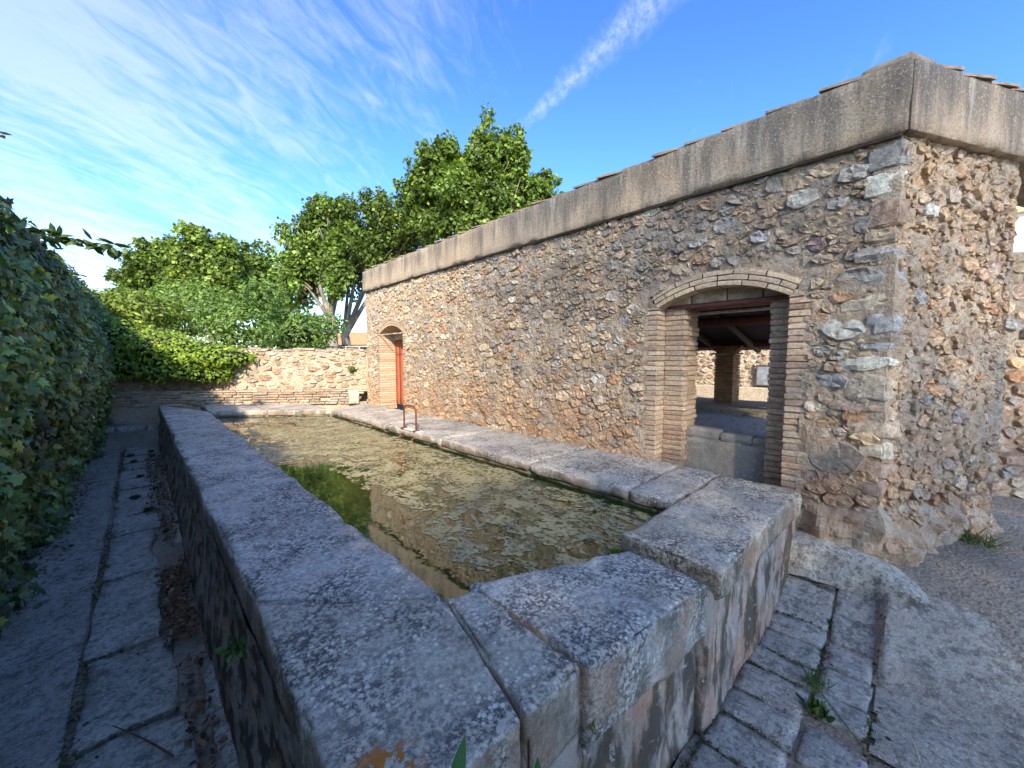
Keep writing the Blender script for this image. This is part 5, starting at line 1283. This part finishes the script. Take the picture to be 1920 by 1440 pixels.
weed('fern_tuft', 'small green fern growing from the side of the near coping', (.225, 1.72, .50), 46, .048, OVAL, 81, (.06, .13, .035), .018, .3, face=(-.7, -.3, 0))
weed('grass_tuft', 'green weed between the pavers by the concrete apron', (2.30, .255, .0), 60, .085, BLADE, 82, (.06, .10, .03), spread=.022)
weed('grass_tuft', 'sparse weed in the paver joint, the nearer of two', (2.13, .22, .0), 60, .06, OVAL, 83, (.06, .095, .03), spread=.018)
weed('grass_tuft', 'small weed in the paver joint close to the kerb', (2.86, .255, .02), 26, .05, OVAL, 84, spread=.015)
weed('grass_tuft', 'little green plant at the foot of the wall behind the kerb', (3.43, .06, .34), 46, .07, OVAL, 85, spread=.025)
weed('grass_tuft', 'dry grass tuft at the foot of the street wall', (3.92, -.34, .38), 120, .13, BLADE, 86, (.11, .13, .05), .06)
weed('grass_tuft', 'weed in the joint between two near coping stones', (.915, .60, .50), 26, .05, BLADE, 87, spread=.008)
weed('moss_patch', 'bright moss in the spout gap of the basin front', (1.70, 1.0, .60), 160, .025, OVAL, 88, (.11, .15, .02), .018)
weed('wall_plant', 'green weed sprouting from the garden wall by the wash house', tuple(fw_map(np.array([GLn-.30]), 1.35, np.array([.05]))[0]), 40, .10, OVAL, 89, (.10, .15, .03), .04)
for i, (x, y, lb) in enumerate(((-.02, 5.45, 'nearest low weed in the joints of the path slabs'), (-.12, 6.05, 'low weed on the path slabs, second from the near end'), (.05, 6.3, 'low weed on the path beside the leaf litter, third from the near end'), (-.08, 7.1, 'low weed midway along the far path slabs'), (-.15, 8.2, 'low weed on the far path slabs, third from the steps'), (-.2, 8.75, 'low weed on the path, second from the steps'), (.05, 8.9, 'low weed on the path closest to the stone steps'))):
    o = weed('path_weed', lb, (x, y, .01), 70, .042, OVAL, 90+i, (.045, .07, .025), .016); o['group'] = 'weeds on the path'
for i, (x, y, lb) in enumerate(((-.72, 4.05, 'ivy runner on the path, nearest to the viewer'), (-.72, 4.5, 'ivy runner on the path, second from the viewer'), (-.69, 5.1, 'ivy runner on the path, third from the viewer'), (-.66, 5.7, 'ivy runner on the path, farthest of the four'))):
    o = weed('ivy_runner', lb, (x, y, .02), 60, .07, LOBED, 110+i, (.06, .09, .035), .03, .5); o['group'] = 'ivy runners'
# moss and dirt packed in the street-side joints
q = np.random.default_rng(131); mp = []
for xx in ra[1:-1]: mp.append(np.column_stack([q.normal(xx, .006, 60), q.uniform(.27, .53, 60), np.full(60, float(paver_z(xx))-.006)]))
mp.append(np.column_stack([q.uniform(1.2, 3.1, 900), q.normal(.255, .010, 900), np.zeros(900)])); mp.append(np.column_stack([q.uniform(1.0, 3.15, 700), q.normal(.535, .012, 700), np.zeros(700)])); mp.append(np.column_stack([q.uniform(2.0, 3.1, 300), q.normal(.048, .008, 300), np.zeros(300)]))
mp = np.vstack(mp); mp[:, 2] = paver_z(mp[:, 0])-.004; mk_ = vnoise(np.column_stack([mp[:, 0]*5, mp[:, 1]*5, 0*mp[:, 0]]), 3) > -.15; mp = mp[mk_]; n = len(mp)
o = leafobj('joint_moss', mp, nz(q.normal(0, .6, (n, 3))+np.array([0, 0, .8])), q.uniform(.008, .022, n), OVAL, q, np.where(q.random((n, 1)) < .45, np.array([[.05, .07, .02]]), np.array([[.10, .075, .05]]))*np.exp(q.normal(0, .3, (n, 1))), GRASS, None, 0, 'stuff'); o['label'] = 'moss and crumbs packed into the paver joints'; o['category'] = 'moss'
q = np.random.default_rng(141); mp = [np.column_stack([q.normal(-.285, .012, 1500), q.uniform(1.0, 9.8, 1500), np.full(1500, .012)])]
for jy in joints[1:]: mp.append(np.column_stack([q.uniform(-.27, .09, 110), q.normal(jy, .012, 110), np.full(110, .006)]))
mp.append(np.column_stack([q.uniform(-1.0, .1, 500), q.uniform(1.2, 9.5, 500), np.full(500, .024)])); mp = np.vstack(mp); n = len(mp)
ok = (vnoise(mp*np.array([3, 2.2, 1]), 8) > -.2); mp = mp[ok]; n = len(mp)
o = leafobj('path_debris', mp, nz(q.normal(0, .5, (n, 3))+np.array([0, 0, 1])), q.uniform(.008, .030, n), OVAL, q, np.where(q.random((n, 1)) < .4, np.array([[.05, .07, .022]]), np.array([[.12, .085, .055]]))*np.exp(q.normal(0, .35, (n, 1))), DRYLEAF, None, 0, 'stuff'); o['label'] = 'moss and crumbled leaves in the joints of the hedge-side path'; o['category'] = 'debris'
# broad leaf of a plant growing right in front of the basin
pl = thing('broad_leaf_plant', 'broad green leaves poking up in front of the near basin corner', 'plant', (.38, .44, 0))
def bigleaf(a, b, c, w, name='leaf'):
    pth = bez(a, b, c, 14); T = nz(np.gradient(pth, axis=0)); s = nz(np.cross(T, np.array([.55, .75, .25]))); t = np.linspace(0, 1, 14)
    ww = w*np.sin(np.pi*np.clip(t*.93+.07, 0, 1))**.75; ww = ww*(1+.10*np.sin(t*60)); n = np.cross(s, T)
    V = np.vstack([pth-s*ww[:, None]+n*ww[:, None]*.25, pth, pth+s*ww[:, None]+n*ww[:, None]*.25]); F = [(k*14+i, k*14+i+1, (k+1)*14+i+1, (k+1)*14+i) for k in (0, 1) for i in range(13)]
    mk(name, V, F, GRASS, pl, True, np.tile([.05, .145, .045], (len(V), 1)))
bigleaf((.300, .46, .80), (.325, .48, .885), (.372, .50, .957), .016); bigleaf((.535, .47, .66), (.545, .49, .72), (.556, .50, .775), .010); bigleaf((.27, .46, .82), (.29, .475, .88), (.305, .49, .935), .007)
V, F = tube(bez((.38, .40, -.02), (.34, .42, .4), (.300, .46, .80), 8), .006, 6); mk('stem', V, F, GRASS, pl, True, np.tile([.06, .12, .04], (len(V), 1)))
V, F = tube(bez((.40, .40, -.02), (.50, .43, .35), (.535, .47, .66), 8), .006, 6); mk('stem', V, F, GRASS, pl, True, np.tile([.06, .12, .04], (len(V), 1)))
tw = lambda name, lab, a, b, c, r, m: tag(mk(name, *tube(bez(a, b, c, 10), np.linspace(r, r*.5, 10), 6), m), lab, 'twig')
tw('fallen_twig', 'thin twig lying on the path slabs beside the basin', (.02, 1.95, .03), (-.06, 2.12, .04), (-.16, 2.30, .03), .005, TWIG)
STRAW = m_plain('dry_straw', (.42, .36, .24), .8)
tw('dry_stalk', 'dry pale stalk lying on the apron at the lower right', (1.72, -.05, .03), (2.0, -.16, .05), (2.22, -.26, .03), .005, STRAW)
tw('dry_stalk', 'short dry stalk crossing the longer one on the apron', (1.95, -.12, .04), (2.10, -.10, .07), (2.24, -.06, .05), .004, STRAW)
tw('green_stalk', 'long green grass stalk lying across the pavers', (2.40, .33, .02), (2.2, .22, .05), (2.02, .05, .03), .004, m_plain('green_stalk', (.09, .14, .04), .6))
r_ = np.random.default_rng(77); n = 90
litter('street_litter', np.column_stack([r_.uniform(1.3, 2.9, n), r_.choice([.255, .25, .03], n)+r_.normal(0, .018, n), np.full(n, .012)]), 78, 'bits of dry leaf and grit caught in the paver joints', (.01, .028))
pb = Geo(); 
for k in range(420):       # grit and pebbles on the soil
    x = r_.uniform(2.5, 4.6); y = r_.uniform(-1.2, -.02); s = r_.uniform(.003, .010)
    if x < 3.3 and y > -.42: continue
    p = np.array([x, y, float(ground_z(np.array([x]), np.array([y]))[0])]); V = p+np.array([(s, 0, 0), (-s, .2*s, 0), (0, s, 0), (0, -s, 0), (0, 0, s*.8)])*r_.uniform(.6, 1.3, (5, 3))
    pb.add(V, [(0, 2, 4), (2, 1, 4), (1, 3, 4), (3, 0, 4)], (.42, .37, .30))
o = pb.build('gravel', STONE_FAR, None, False, 'stuff'); o['label'] = 'grit and small pebbles on the trodden soil'; o['category'] = 'gravel'
fl = lambda nm, lab, p, c: tag(mk(nm, *leafcloud(np.array([p]*5), np.array([(math.cos(a), math.sin(a), 1.1) for a in np.arange(5)*1.257]), .012, OVAL, np.random.default_rng(1))[:2], GRASS, None, False, np.tile(c, (35, 1))), lab, 'flower')
fl('fallen_petal', 'tiny purple flower on the pavers', (1.93, .06, .03), (.25, .06, .45)); fl('fallen_petal', 'tiny yellow flower on the pavers', (1.88, -.02, .03), (.55, .50, .04))
